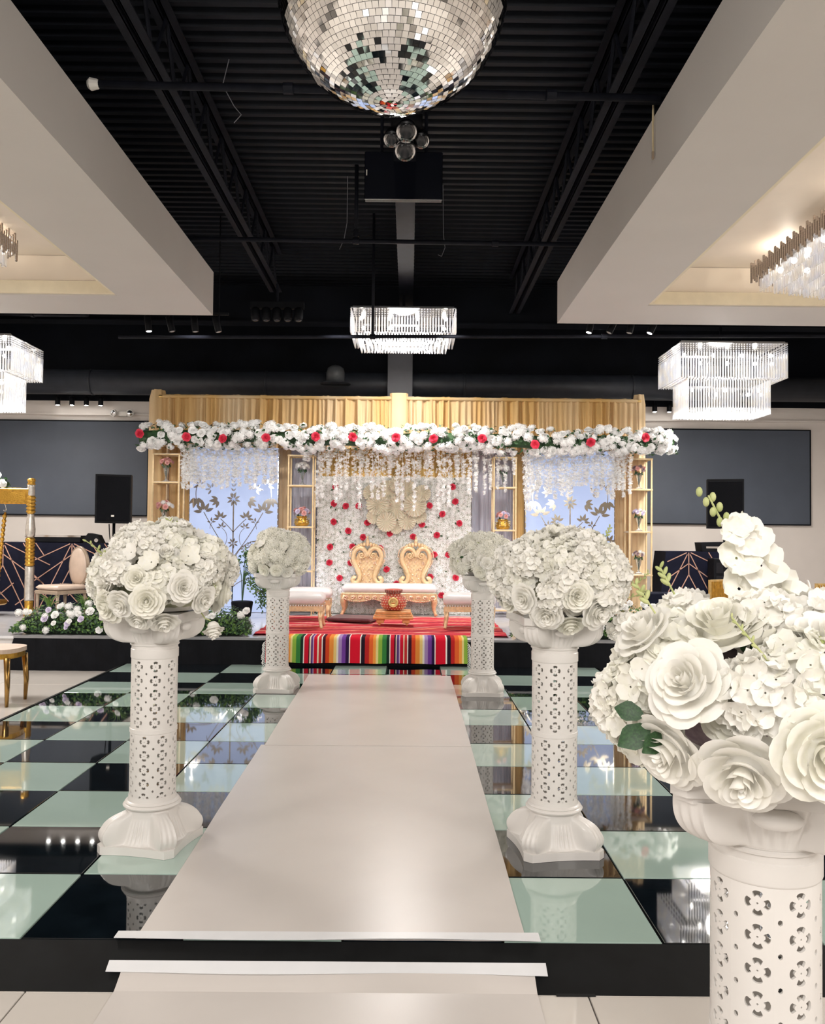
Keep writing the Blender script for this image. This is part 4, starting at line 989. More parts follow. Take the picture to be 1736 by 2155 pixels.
# ------------------------------------------------------------------ mirror ball
BR = .555; BC = Vector((-.103, 4.0, 4.165))
ball = thing('mirror_ball', 'large silver mirror ball hanging over the dance floor', 'mirror ball', tuple(BC))
MB().ball((0, 0, 0), BR-.008, 64, 40).build('core', mat('ball_core', (.05, .05, .05), .5), ball, True)
MB().lathe([(.10, BR-.03), (.10, BR+.03), (.03, BR+.05), (.02, BR+.10)], 20).build('hanger_cap', M_chrome, ball, True)
MB().tube([(0, 0, BR+.08), (0, 0, DZ-BC.z)], .014, 8).build('hanger_rod', M_steel, ball)
M_facet = mat('mirror_facet', (.93, .93, .92), .04, 1, var=.02)
rnd = random.Random(17); RH = .0285; nrow = int(pi*BR/RH); tiles = []
camd = (Vector((0, 0, 1.545))-BC).normalized()
for i in range(nrow):
    th = pi*(i+.5)/nrow; r = BR*sin(th); n = max(6, int(2*pi*r/RH)); hw = pi*r/n-.0009; ph = rnd.uniform(0, 6)
    for k in range(n):
        a = 2*pi*k/n+ph; d = Vector((sin(th)*cos(a), sin(th)*sin(a), cos(th)))
        tiles.append((d.dot(camd), d, a, th, min(hw, RH*.5)))
tiles.sort(key=lambda t: -t[0])
unit = MB().box(-1, 1, -1, 1, -.25, .12); unit_me = unit.mesh('mirror_tile', M_facet); rest = MB()
flat = MB().add([(-1, -1, .12), (1, -1, .12), (1, 1, .12), (-1, 1, .12)], [(0, 1, 2, 3)])
for q, (s_, d, a, th, hw) in enumerate(tiles):
    d2 = (d+Vector((rnd.gauss(0, .036), rnd.gauss(0, .036), rnd.gauss(0, .036)))).normalized()
    e1 = Vector((-sin(a), cos(a), 0)); e2 = d2.cross(e1).normalized(); e1 = e2.cross(d2).normalized()
    mt = Matrix((( e1.x*hw, e2.x*RH*.47, d2.x*.006, d.x*BR), (e1.y*hw, e2.y*RH*.47, d2.y*.006, d.y*BR), (e1.z*hw, e2.z*RH*.47, d2.z*.006, d.z*BR), (0, 0, 0, 1)))
    if q < 300: link('mirror_tile', unit_me, ball, mtx=mt)
    else: join_inst(rest, flat, mt)
rest.build('mirror_tile_field', M_facet, ball, kind='stuff')

# ------------------------------------------------------------------ exposed roof steel, pipes, ducts
def joist(x, y0, y1, label):
    t = thing('steel_joist', label, 'joist', (x, y0, 4.9), 0, 'open web steel joists under the roof deck'); L = y1-y0
    for z, nm in ((0, 'bottom_chord'), (.53, 'top_chord')):
        for sx in (-1, 1): MB().box(sx*.05-.035, sx*.05+.035, 0, L, z, z+.012).build(nm, M_steel, t); MB().box(sx*.02-.006, sx*.02+.006, 0, L, z, z+.07).build(nm, M_steel, t)
    n = int(L/.62)
    for i in range(n):
        ya = i*L/n; yb = (i+.5)*L/n; yc = (i+1)*L/n
        MB().tube([(0, ya, .04), (0, yb, .56)], .016, 6).build('web_bar', M_steel, t); MB().tube([(0, yb, .56), (0, yc, .04)], .016, 6).build('web_bar', M_steel, t)
joist(-1.885, 3.5, 11.7, 'dark open web roof joist on the gold swing side')
joist(1.565, 3.5, 12.7, 'dark open web roof joist on the gold chair side')
t = thing('roof_beam', 'dark steel roof beam running back to the black column', 'beam', (-.068, 6.3, 4.88))
MB().box(-.10, .10, 0, 6.3, 0, .02).build('lower_flange', M_steel, t); MB().box(-.012, .012, 0, 6.3, .02, .46).build('web', M_steel, t); MB().box(-.10, .10, 0, 6.3, .46, .48).build('upper_flange', M_steel, t)
t = thing('steel_girder', 'dark girder crossing below the roof deck at the joist ends', 'beam', (0, 12.75, 4.75)); MB().box(-8, 8, 0, .12, 0, .55).build('girder_web', M_ceil, t); MB().box(-8, 8, -.08, .2, -.02, 0).build('girder_flange', M_ceil, t)
t = thing('support_column', 'black square column with white cap rising behind the valance', 'column', (-.165, 13.72, FZ))
MB().box(-.20, .20, -.12, .08, 3.86, DZ-FZ-.002).build('column_shaft', mat('column_black', (.035, .037, .045), .5), t); MB().box(-.195, .195, -.115, .075, SZ-FZ+.002, 3.78).build('lower_shaft', M_wall, t)
MB().box(-.23, .23, -.15, .11, 3.78, 3.86).build('cap', M_soff, t)
def pipe(pts, r, label, m=M_steel, couplings=()):
    t = thing('sprinkler_pipe', label, 'pipe', tuple(pts[0])); p0 = Vector(pts[0])
    MB().tube([Vector(p)-p0 for p in pts], r, 10).build('pipe_run', m, t, True)
    for c in couplings:
        c0 = Vector(c[0])-p0; d = Vector(c[1])*.035; MB().tube([c0-d, c0+d], r*1.45, 10).build('coupling', m, t)
    return t
t = pipe([(-2.26, 6.0, 4.76), (1.79, 6.03, 4.72)], .028, 'dark sprinkler pipe crossing nearest the mirror ball', couplings=[((-.9, 6.01, 4.75), (1, 0, 0)), ((1.0, 6.02, 4.73), (1, 0, 0))])
MB().lathe([(.028, -.05), (.045, -.03), (.035, .02), (.012, .05)], 10).build('pipe_end_cap', M_ivory, t, rot=(0, pi/2, 0), loc=(-.03, 0, 0))
pipe([(-2.6, 9.0, 4.70), (2.1, 9.02, 4.685)], .024, 'dark sprinkler pipe crossing beneath the roof beam', couplings=[((-.60, 9.01, 4.694), (1, 0, 0)), ((.9, 9.02, 4.69), (1, 0, 0))])
pipe([(-.60, 9.01, 4.73), (-.60, 9.01, DZ)], .022, 'short dark riser pipe from the crossing pipe to the roof deck', couplings=[((-.60, 9.01, 4.78), (0, 0, 1))])
pipe([(-3.6, 10.36, 3.94), (6.9, 10.42, 4.08)], .022, 'thin dark sprinkler pipe running in front of the centre chandelier', couplings=[((-.47, 10.378, 3.982), (1, 0, 0)), ((2.4, 10.394, 4.02), (1, 0, 0))])
pipe([(-.47, 10.378, 4.01), (-.47, 10.378, DZ)], .018, 'short dark riser pipe in front of the centre chandelier')
pipe([(-6.5, 12.45, 4.75), (-4.2, 10.9, 4.35)], .03, 'dark sloping brace pipe over the gold swing', couplings=[((-5.2, 11.574, 4.524), (.82, -.55, -.14))])
t = thing('air_duct', 'long dark round air duct above the backdrop valance', 'duct', (0, 14.05, 4.03))
MB().tube([(-8, 0, 0), (8, 0, 0)], .21, 20).build('duct_run', M_duct, t, True)
for x in (-5.3, -2.4, .9, 3.7): MB().tube([(x-.02, 0, 0), (x+.02, 0, 0)], .217, 20).build('duct_band', M_duct, t, True)
for x in (-1.22, -6.75):
    o = MB().lathe([(.15, 0), (.15, .16), (.13, .23), (.07, .27), (0.01, .285)], 20).build('duct_diffuser', mat('diffuser_grey', (.075, .08, .085), .5), t, True, loc=(x, -.33, -.02))
    MB().lathe([(.25, -.03), (.25, -.015), (.16, .0)], 20).build('diffuser_rim', M_duct, o, True)
def cable(pts, label, r=.004, m=M_wire):
    p0 = Vector(pts[0]); return MB().tube([Vector(p)-p0 for p in pts], r, 5).build('loose_cable', m, loc=tuple(p0), label=label, cat='cable', group=None)
cable([(.35, 9.5, DZ), (.36, 9.5, 4.95), (.38, 9.5, 4.80), (.34, 9.5, 4.70), (.30, 9.5, 4.72)], 'thin loop of loose cable dangling beside the roof beam near a joist')
cable([(-.72, 9.3, DZ), (-.72, 9.3, 5.0), (-.75, 9.3, 4.82), (-.80, 9.3, 4.70)], 'thin straight loose cable dangling by the short riser pipe')
cable([(-1.55, 7.0, DZ), (-1.6, 7.0, 5.3), (-1.5, 7.0, 5.12), (-1.44, 7.0, 5.05), (-1.5, 7.0, 4.98)], 'thin loose cable curling beside the joist on the swing side')
t = cable([(1.775, 6.15, 4.73), (1.772, 6.15, 4.55), (1.774, 6.15, 4.40), (1.774, 6.15, 4.33)], 'cream cable end hanging down the white soffit face', .008, mat('cream_cable', (.55, .46, .30), .6))
MB().tube([(-.001, 0, -.40), (0, 0, -.345)], .010, 8).build('cable_plug', M_taupe, t)
t = thing('hanging_screen', 'flat black screen hanging under the roof behind the mirror ball', 'screen', (-.078, 7.5, 4.97))
MB().bev(-.35, .35, -.03, .03, -.44, 0, .008).build('screen_panel', M_tv, t); MB().box(-.345, .345, -.034, -.028, -.438, -.43).build('lower_bezel', M_chrome, t)
MB().box(-.335, -.325, -.034, -.028, -.22, -.17).build('status_label', M_ivory, t)
for x in (-.2, .2): MB().tube([(x, .05, -.2), (x, .05, DZ-4.97)], .015, 8).build('hanger', M_steel, t)
MB().box(-.25, .25, .02, .06, -.25, -.15).build('mount_bracket', M_steel, t)
t = thing('effect_light', 'black clustered dance light with round lenses behind the mirror ball', 'dance light', (-.045, 6.25, 4.56))
MB().lathe([(.10, .0), (.12, .03), (.12, .12), (.06, .14)], 20).build('body', M_spkr, t, True); MB().tube([(0, 0, .1), (0, 0, DZ-4.50)], .02, 8).build('hanger_rod', M_steel, t)
for x, z, y, r in ((0, -.02, -.08, .075), (-.11, -.05, -.02, .06), (.11, -.05, 0, .058), (-.01, -.12, .02, .075)):
    h = MB().lathe([(r*.5, -.1), (r*.9, -.06), (r, .04), (r*.85, .06)], 18).build('lamp_head', M_spkr, t, True, loc=(x, y, z), rot=(2.3, 0, 0))
    MB().ball((0, 0, .05), (r*.8, r*.8, .02), 16, 8).build('lens', M_lens, h, True); MB().lathe([(r, .03), (r*1.04, .045), (r, .06)], 18).build('lens_ring', M_chrome, h, True)
t = thing('light_bar', 'black bar of five small unlit lamp heads under a roof joist end', 'light bar', (-1.80, 11.3, 4.62))
MB().box(-.36, .36, -.04, .04, -.06, .03).build('bar', M_spkr, t); MB().tube([(0, 0, .02), (0, 0, .275)], .02, 8).build('clamp', M_steel, t)
for i in range(5):
    h = MB().lathe([(.05, 0), (.062, .05), (.062, .14), (.04, .17)], 14).build('lamp_head', M_spkr, t, True, loc=(-.29+i*.145, -.02, -.22)); MB().ball((0, 0, 0), (.045, .045, .02), 12, 6).build('lens', M_lens, h, True)

# ------------------------------------------------------------------ chandeliers
ROD = {}
def rod_mb(w=.010):
    m = MB(); m.lathe([(w*.6, 0), (w, .015), (w, .97), (w*.6, 1)], 5); return m
def perim(x0, x1, y0, y1, p):
    out = []; nx = max(2, int((x1-x0)/p)); ny = max(2, int((y1-y0)/p))
    for i in range(nx+1): x = x0+(x1-x0)*i/nx; out += [(x, y0), (x, y1)]
    for j in range(1, ny): y = y0+(y1-y0)*j/ny; out += [(x0, y), (x1, y)]
    return out
def chandelier(label, x0, x1, y0, y1, ztop, tiers, power, pitch=.037, grp='crystal chandeliers in the hall', cut=True):
    cx, cy = (x0+x1)/2, (y0+y1)/2; t = thing('chandelier', label, 'chandelier', (cx, cy, ztop), 0, grp); w, d = (x1-x0)/2, (y1-y0)/2
    MB().box(-w+.02, w-.02, -d+.02, d-.02, .0, .02).build('top_plate', M_chrome, t)
    MB().tube([(0, 0, .02), (0, 0, max(.05, (DZ if cut else SB+.44)-ztop))], .02, 8).build('stem', M_steel, t)
    fm = MB(); R = rod_mb(.0115); z = 0
    for ti, (ins, za, zb, beads) in enumerate(tiers):
        a, b_ = w-ins, d-ins; m = MB(); bm = MB()
        fm.box(-a, a, -b_-.006, -b_+.006, za-.012, za); fm.box(-a, a, b_-.006, b_+.006, za-.012, za); fm.box(-a-.006, -a+.006, -b_, b_, za-.012, za); fm.box(a-.006, a+.006, -b_, b_, za-.012, za)
        zr = za-.012
        if beads:
            for (x, y) in perim(-a, a, -b_, b_, pitch):
                for q in range(beads): bm.octa((x, y, zr-.015-q*.03), .013)
            zr -= beads*.03
        for (x, y) in perim(-a, a, -b_, b_, pitch): join_inst(m, R, Matrix.Translation((x, y, zb)) @ Matrix.Diagonal((1, 1, zr-zb, 1)))
        nxt = tiers[ti+1][0] if ti+1 < len(tiers) else w
        k = 0; ii = ins+.05
        while ii < min(nxt, w-.05, d-.05) and k < 7:
            for (x, y) in perim(-w+ii, w-ii, -d+ii, d-ii, pitch*1.25): bm.octa((x, y, zb+.01+.0*k), .018)
            ii += .055; k += 1
        m.build('crystal_rods', M_crys, t, kind='stuff')
        bm.build('crystal_beads', M_crys, t, kind='stuff')
        n = max(3, int(a/.16))
        for i in range(n):
            for yy in ((-b_*.55, b_*.55) if b_ > .25 else (0,)): MB().ball((-a*.82+a*1.64*i/(n-1), yy, (za*.72+zb*.28)), .028, 10, 6).build('bulb', M_bulb, t, True)
    fm.build('frame', M_chrome, t)
    zb = tiers[-1][2]
    area('chandelier_light', (cx, cy, ztop+zb+.10), w*.9, power*1.3, WARM, (cx, cy, 0), d*.9)
    point('chandelier_glow', (cx, cy, ztop+tiers[0][2]*.5), power*.26, .2, WARM)
    return t
chandelier('square crystal chandelier over the stage before the black column', -.80, .60, 11.2, 12.2, 4.575, [(0, 0, -.34, 4), (.10, -.30, -.43, 0)], 110)
chandelier('two tier crystal chandelier hanging above the speaker by the gold chairs', 3.76, 5.26, 11.7, 12.7, 4.27, [(0, 0, -.50, 4), (.17, -.48, -.98, 0)], 150)
chandelier('two tier crystal chandelier hanging above the gold swing', -7.15, -5.55, 11.7, 12.7, 4.27, [(0, 0, -.50, 4), (.17, -.48, -.98, 0)], 150)
def tray_chandelier(label, x0, x1, y0, y1, ztop, power, cull):
    cx, cy = (x0+x1)/2, (y0+y1)/2; w, d = (x1-x0)/2, (y1-y0)/2; t = thing('tray_chandelier', label, 'chandelier', (cx, cy, ztop), 0, 'stepped chandeliers in the ceiling trays')
    MB().box(-w+.03, w-.03, -d+.03, d-.03, -.02, .0).build('top_plate', M_chrome, t); MB().box(-.1, .1, -.1, .1, 0, SB+.44-ztop).build('stem', M_chrome, t)
    rm_ = rod_mb(.014).mesh('crystal_rod', M_smoke); rc = rod_mb(.012); rnd = random.Random(5); k = 0
    vis = [p for p in perim(-w, w, -d, d, .045) if (abs(p[1]-d) < .01 or abs(p[0]-cull*w) < .01)]
    vis_n = 0; rest = MB()
    for (x, y) in perim(-w, w, -d, d, .045):
        h = .17+.05*(k % 2); z0 = -.14-.03*(k % 3); k += 1
        mt = Matrix.Translation((x, y, z0)) @ Matrix.Diagonal((1, 1, h, 1))
        if (x, y) in vis: link('crystal_rod', rm_, t, mtx=mt)
        else: join_inst(rest, rod_mb(.014), mt)
    rest.build('rear_rods', M_smoke, t, kind='stuff')
    for q in range(7):
        ii = .07+q*.105; m = MB(); zz = -.15-.05*q
        for (x, y) in perim(-w+ii, w-ii, -d+ii, d-ii, .036): join_inst(m, rc, Matrix.Translation((x, y, zz-.13)) @ Matrix.Diagonal((1, 1, .14, 1)))
        m.build('crystal_tier', M_crys, t, kind='stuff')
    m = MB()
    for (x, y) in perim(-w+.78, w-.78, -d+.78, d-.78, .045): join_inst(m, rc, Matrix.Translation((x, y, -.68)) @ Matrix.Diagonal((1, 1, .22, 1)))
    m.build('lower_drum', M_smoke, t, kind='stuff')
    for i in range(7):
        for j in range(7):
            if max(abs(i-3), abs(j-3)) in (1, 3): MB().ball((-w*.8+w*1.6*i/6, -d*.8+d*1.6*j/6, -.10), .03, 10, 6).build('bulb', M_bulb, t, True)
    area('tray_light', (cx, cy, ztop-.78), w, power, WARM, (cx, cy, 0), d)
    for sx in (-1, 1):
        for sy in (-1, 1): point('tray_glow', (cx+sx*w*.75, cy+sy*d*.75, ztop+.05), 9, .04, (1, .88, .74))
    return t
tray_chandelier('wide stepped crystal chandelier in the tray on the gold chair side', 3.62, 5.7, 6.6, 8.9, 4.42, 200, -1)
tray_chandelier('wide stepped crystal chandelier in the tray on the gold swing side', -6.2, -4.05, 6.4, 8.6, 4.50, 200, 1)

# ------------------------------------------------------------------ track lights
def track(label, x0, dx, n, y, z, lit, tilt, target, power, L=.19, r=.042, ztrack=None):
    t = thing('track_light', label, 'track light', (x0, y, z), 0); zt = (ztrack or z+.10)-z
    MB().box(-.12, dx*(n-1)+.12, -.02, .02, zt, zt+.03).build('track_rail', M_spkr, t)
    for i in range(n):
        h = MB().lathe([(r*.9, 0), (r, .005), (r, L), (r*.8, L+.01)], 16).build('lamp_head', M_spkr, t, True, loc=(dx*i, 0, -L*.8), rot=(tilt[0], tilt[1]*(1 if i % 2 else .5), 0))
        MB().ball((0, 0, .004), (r*.85, r*.85, .012), 14, 6).build('lamp_face', M_lamp if lit[i] else M_offlamp, h, True)
        if i in (0, n-1):
            if y > 14: MB().box(dx*i-.015, dx*i+.015, 0, Y1-.032-y, zt+.03, zt+.05).build('wall_bracket', M_spkr, t)
            else: MB().tube([(dx*i, 0, zt+.03), (dx*i, 0, DZ-z)], .008, 6).build('drop_rod', M_spkr, t)
        MB().tube([(dx*i, 0, -.02), (dx*i, 0, zt)], .010, 6).build('swivel_arm', M_steel, t)
        if lit[i] and power: spot('track_spot', (x0+dx*i, y-.03, z-L*.8-.05), target, power, 46, r=.04)
track('track of four spotlights at a soffit end, only one lit', -3.27, .29, 4, 10.5, 4.20, (1, 0, 0, 0), (0, -.25), (-1.5, 11, .4), 90, ztrack=SB+.12)
track('track of four spotlights at a soffit end, two of them lit', 2.24, .255, 4, 10.55, 4.255, (1, 0, 0, 1), (0, .45), (1.2, 12.8, 1.2), 90, ztrack=SB+.12)
track('track of four lit downlights on the back wall above the gold swing', -6.03, .245, 4, 14.42, 3.80, (1, 1, 1, 1), (0, 0), (-5.6, 14.2, 0), 8, .13, ztrack=3.92)
track('track of four lit downlights on the back wall above the gold chair side', 3.70, .25, 4, 14.42, 3.79, (1, 1, 1, 1), (0, 0), (4.1, 14.2, 0), 8, .13, ztrack=3.92)
t = thing('emergency_light', 'white twin head emergency light above the slate panel by the gold swing', 'emergency light', (-4.95, 14.52, 3.575))
MB().bev(-.08, .08, -.02, .06, -.045, .045, .01).build('housing', M_ivory, t)
for sx in (-1, 1):
    h = MB().lathe([(.03, 0), (.062, .03), (.066, .06), (.06, .065)], 16).build('lamp_head', M_ivory, t, True, loc=(sx*.12, -.01, .0), rot=(pi/2, 0, sx*.4)); MB().ball((0, 0, .062), (.052, .052, .012), 12, 6).build('lens', M_chrome, h, True)

# ------------------------------------------------------------------ speakers
def speaker(x, y, zb, rz, label, zt=2.35, w=.24, logo=True):
    t = thing('loudspeaker', label, 'speaker', (x, y, zb), rz); H = zt-zb
    poly = [(-w, -.16), (w, -.16), (w, .05), (w*.6, .22), (-w*.6, .22), (-w, .05)]
    MB().zprism(poly, 0, H).build('cabinet', M_spkr, t)
    MB().bev(-w+.02, w-.02, -.175, -.155, .03, H-.03, .006).build('grille', mat('grille_black', (.005, .0055, .0075), .8, bump=.4, bscale=200, spec=.1), t)
    MB().box(-.02, .02, -.179, -.173, .09, .115).build('badge', M_silver, t)
    return t
def stand(x, y, top, label):
    t = thing('speaker_stand', label, 'stand', (x, y, SZ)); MB().tube([(0, 0, .02), (0, 0, top-SZ)], .020, 10).build('pole', M_spkr, t, True)
    MB().tube([(0, 0, .55), (0, 0, .65)], .03, 10).build('collar', M_spkr, t)
    for k in range(3): a = k*2.09+.5; MB().tube([(0, 0, .6), (.42*cos(a), .42*sin(a), .015)], .013, 6).build('leg', M_spkr, t)
speaker(-4.22, 12.1, 1.66, .22, 'black loudspeaker on a pole beside the gold swing'); stand(-4.22, 12.1, 1.659, 'black speaker stand before the booth behind the gold swing')
speaker(4.42, 11.8, 1.665, -.28, 'black loudspeaker on a pole nearer the gold chairs'); stand(4.42, 11.8, 1.664, 'black speaker stand before the booth by the gold chairs')
cable([(-4.36, 12.30, 1.652), (-4.35, 12.3, 1.5), (-4.32, 12.28, 1.30), (-4.30, 12.25, .72)], 'black speaker cable looping down beside the speaker stand by the swing', .008, M_spkr)

# ------------------------------------------------------------------ patterned booths
def booth(x0, x1, y, zt, d, label, seed, lean=0):
    t = thing('patterned_booth', label, 'booth', ((x0+x1)/2, y, SZ+.003)); w = (x1-x0)/2; H = zt-SZ
    MB().prism([(-w-lean, 0), (w-lean*.5, 0), (w, H), (-w, H)], 0, d).build('stretch_cover', M_navy, t)
    lines = []
    step = 1.05; x = -w+.35
    segs = []
    while x < w+.4:
        a = (x, H); segs += [(a, (x, H-.35)), (a, (x-.72, H-.34)), (a, (x+.72, H-.34)), (a, (x-.50, H*.02)), (a, (x+.5, H*.02)), ((x, H-.18), (x+.62, H-.62)), ((x, H-.18), (x-.62, H-.62)), ((x, H-.35), (x-.34, .02)), ((x, H-.35), (x+.34, .02)),
                 ((x-.42, H-.20), (x-.56, H)), ((x+.42, H-.2), (x+.3, H)), ((x-.17, H-.62), (x+.1, .15)), ((x+.17, H-.62), (x-.05, .25)), ((x-.5, H*.30), (x-.5, 0)), ((x+.5, H*.3), (x+.5, 0)), ((x-.5, H*.3), (x-.2, .1)), ((x+.5, H*.3), (x+.2, .1)), ((x-.62, H-.45), (x-.30, H-.75))]
        x += step
    for (a, b_) in segs:
        ok = []
        for q in range(25):
            u = q/24; px, pz = a[0]+(b_[0]-a[0])*u, a[1]+(b_[1]-a[1])*u
            if -w+.01 < px < w-.01 and .01 < pz < H-.005: ok.append((px, pz))
        if len(ok) < 2: continue
        p, q = Vector(ok[0]), Vector(ok[-1]); dd = (q-p).normalized(); nn = Vector((-dd.y, dd.x))*.007
        MB().prism([tuple(p-nn), tuple(q-nn), tuple(q+nn), tuple(p+nn)], -.003, .004).build('printed_line', M_rose, t)
    return t
booth(-7.6, -4.35, 12.95, 1.36, .6, 'navy booth cover with rose gold lines behind the gold swing', 1)
booth(3.95, 5.70, 12.95, 1.315, .6, 'navy booth cover with rose gold lines by the gold chairs', 2, .12)
t = thing('equipment_case', 'black and silver equipment case on the booth behind the gold swing', 'case', (-5.42, 13.2, 1.364)); MB().bev(-.5, .36, -.15, .15, 0, .11, .01).build('case_body', M_spkr, t)
m = MB(); m.box(-.5, .36, -.155, -.15, .085, .115); m.box(-.5, -.46, -.155, -.15, .0, .09); m.build('metal_edge', M_chrome, t)
t = thing('monitor_speaker', 'small black wedge monitor on the booth behind the gold swing', 'speaker', (-4.88, 13.05, 1.364)); MB().prism([(-.13, 0), (.15, 0), (.09, .12), (-.06, .15), (-.13, .06)], -.02, .16).build('wedge_body', M_spkr, t); MB().lathe([(.035, 0), (.03, .01)], 14).build('cone', M_chrome, t, rot=(pi/2, 0, 0), loc=(.07, -.021, .04))
t = thing('control_deck', 'black controller deck standing on the booth by the gold chairs', 'controller', (4.92, 13.2, 1.321)); MB().prism([(-.36, 0), (.36, 0), (.38, .16), (-.38, .14)], -.1, .2).build('deck_body', M_spkr, t); MB().box(-.3, .3, -.105, -.1, .05, .08).build('control_strip', M_chrome, t)
t = thing('equipment_rack', 'black equipment cabinet standing before the booth with the control deck', 'cabinet', (4.82, 12.62, SZ+.003)); MB().bev(-.25, .25, 0, .28, 0, .92, .01).build('cabinet_body', M_spkr, t)
for q in range(4): MB().box(-.22, .22, -.006, .0, .1+q*.2, .26+q*.2).build('rack_panel', M_tv, t)
t = thing('floor_case', 'low black case on the stage by the drape column near the gold chairs', 'case', (3.62, 11.7, SZ)); MB().bev(-.30, .30, 0, .3, 0, .46, .015).build('case_body', M_navy, t); MB().box(-.06, .06, -.02, 0, .3, .33).build('handle', M_chrome, t)

# ------------------------------------------------------------------ chairs
t = thing('round_back_chair', 'beige chair with oval padded back before the booth behind the swing', 'chair', (-4.95, 12.1, SZ+.002), -.55)
MB().bev(-.25, .25, -.25, .25, .40, .47, .03).build('seat', M_beige, t, True); MB().bev(-.255, .255, -.255, .255, .345, .398, .01).build('seat_frame', M_taupe, t)
bk_ = MB().ball((0, .27, .72), (.19, .045, .27), 24, 14).build('backrest', M_beige, t, True)
MB().tube([(.20*cos(a*pi/16), .29, .72+.28*sin(a*pi/16)) for a in range(33)], .022, 8).build('back_frame', M_taupe, bk_, True)
for sx in (-1, 1):
    for sy in (-1, 1): MB().tube([(sx*.22, sy*.22, .36), (sx*.22, sy*.23, 0)], [.025, .015], 8).build('leg', M_taupe, t, True)
    MB().tube([(sx*.10, .25, .40), (sx*.10, .28, .50)], .018, 6).build('back_post', M_taupe, t)
t = thing('bronze_stool', 'bronze legged chair with smooth taupe seat on the beige tiles', 'chair', (-3.93, 8.05, FZ))
pts = [(.26*(abs(cos(a*pi/16))**.7)*(1 if cos(a*pi/16) > 0 else -1)+.02, .24*(abs(sin(a*pi/16))**.7)*(1 if sin(a*pi/16) > 0 else -1)) for a in range(32)]
MB().zprism(pts, .49, .53).build('seat', M_beige, t); MB().zprism([(x*.96, y*.96) for x, y in pts], .44, .489).build('seat_rail', M_goldd, t)
for sx in (-1, 1):
    for sy in (-1, 1): MB().tube([(sx*.20+.02, sy*.18, .45), (sx*.215+.02, sy*.195, .2), (sx*.21+.02, sy*.19, 0)], [.03, .024, .016], 6).build('leg', mat('bronze', (.32, .19, .06), .25, .9), t, True)
def slat_chair(x, y, z, rz, label, w=.21):
    t = thing('gold_chair', label, 'chair', (x, y, z), rz, 'gold slat back chairs beside the dance floor')
    MB().bev(-w, w, -.22, .22, .44, .50, .025).build('seat', M_satin, t, True); MB().box(-w, w, -.22, .22, .40, .439).build('seat_frame', M_gold, t)
    for sx in (-1, 1):
        MB().box(sx*w-.012, sx*w+.012, .20, .224, .0, 1.15).build('back_post', M_gold, t); MB().tube([(sx*(w-.02), -.2, .42), (sx*(w-.01), -.21, 0)], .013, 6).build('leg', M_gold, t)
        MB().tube([(sx*(w-.02), .2, .42), (sx*(w-.01), .21, 0)], .012, 6).build('leg', M_gold, t)
    MB().box(-w, w, .20, .224, 1.13, 1.15).build('top_rail', M_gold, t); MB().box(-w, w, .20, .224, .52, .54).build('lower_rail', M_gold, t)
    for i in range(13): q = -w+.03+i*(2*w-.06)/12; MB().box(q-.007, q+.007, .205, .219, .54, 1.13).build('slat', M_goldd, t)
    return t
slat_chair(4.27, 9.50, FZ, .04, 'gold slat back chair standing before the booth with the control deck')
slat_chair(3.70, 9.50, FZ, .6, 'gold slat back chair turned sideways behind the tallest bouquet', .20)
slat_chair(4.60, 8.85, FZ, .1, 'gold slat back chair next to the round padded chair back')
t = thing('round_back_chair', 'grey oval chair back beside the gold slat chairs', 'chair', (4.76, 9.55, FZ), 1.3)
MB().ball((0, .22, .92), (.21, .03, .24), 24, 14).build('backrest', mat('pale_grey_vinyl', (.62, .60, .57), .35), t, True); MB().bev(-.23, .23, -.23, .23, .42, .48, .025).build('seat', M_beige, t, True)
for sx in (-1, 1):
    for sy in (-1, 1): MB().tube([(sx*.2, sy*.2, .43), (sx*.2, sy*.21, 0)], .014, 6).build('leg', M_goldd, t)
    MB().tube([(sx*.12, .22, .46), (sx*.12, .22, .75)], .015, 6).build('back_post', M_goldd, t)

# ------------------------------------------------------------------ gold swing
t = thing('garden_swing', 'gold and silver turned wooden swing frame beside the stage hedge', 'swing', (-5.50, 12.3, SZ+.003))
def post(x):
    o = MB().lathe([(.075, 0), (.075, .10), (.06, .12), (.062, .20), (.066, .22)], 20).build('post_foot', M_goldd, t, True, loc=(x, 0, 0))
    MB().lathe([(.064, .22), (.068, .25), (.064, .55), (.066, .70), (.062, .72)], 20).build('silver_sleeve', M_silver, o, True)
    pr = [(.058, .72)]
    for k in range(8): z = .73+k*.05; pr += [(.058, z), (.068, z+.012), (.068, z+.035), (.058, z+.047)]
    MB().lathe(pr+[(.05, 1.13)], 20).build('gold_rings', M_goldd, o, True)
    MB().lathe([(.05, 1.13), (.066, 1.18), (.07, 1.25), (.055, 1.38), (.046, 1.46), (.05, 1.48)], 20).build('silver_baluster', M_silver, o, True)
    pr = [(.05, 1.48)]
    for k in range(5): z = 1.49+k*.05; pr += [(.05, z), (.066, z+.015), (.066, z+.03), (.05, z+.048)]
    MB().lathe(pr+[(.05, 1.74)], 20).build('gold_rings', M_goldd, o, True); MB().lathe([(.05, 1.74), (.055, 1.76), (.052, 1.88), (.055, 1.9)], 20).build('silver_neck', M_silver, o, True)
    MB().lathe([(.05, 1.9), (.06, 1.91), (.045, 1.935), (.055, 1.95), (.058, 1.98), (.03, 2.0)], 20).build('finial', M_goldd, o, True)
post(0); post(-1.9)
o = MB().bev(-1.9, 0, -.05, .05, 1.62, 1.85, .012).build('cross_beam', M_goldd, t); MB().box(-1.84, -.06, -.056, -.05, 1.68, 1.79).build('carved_inset', mat('carved_gold', (.50, .28, .04), .4, .7, bump=.8, bscale=60), o)
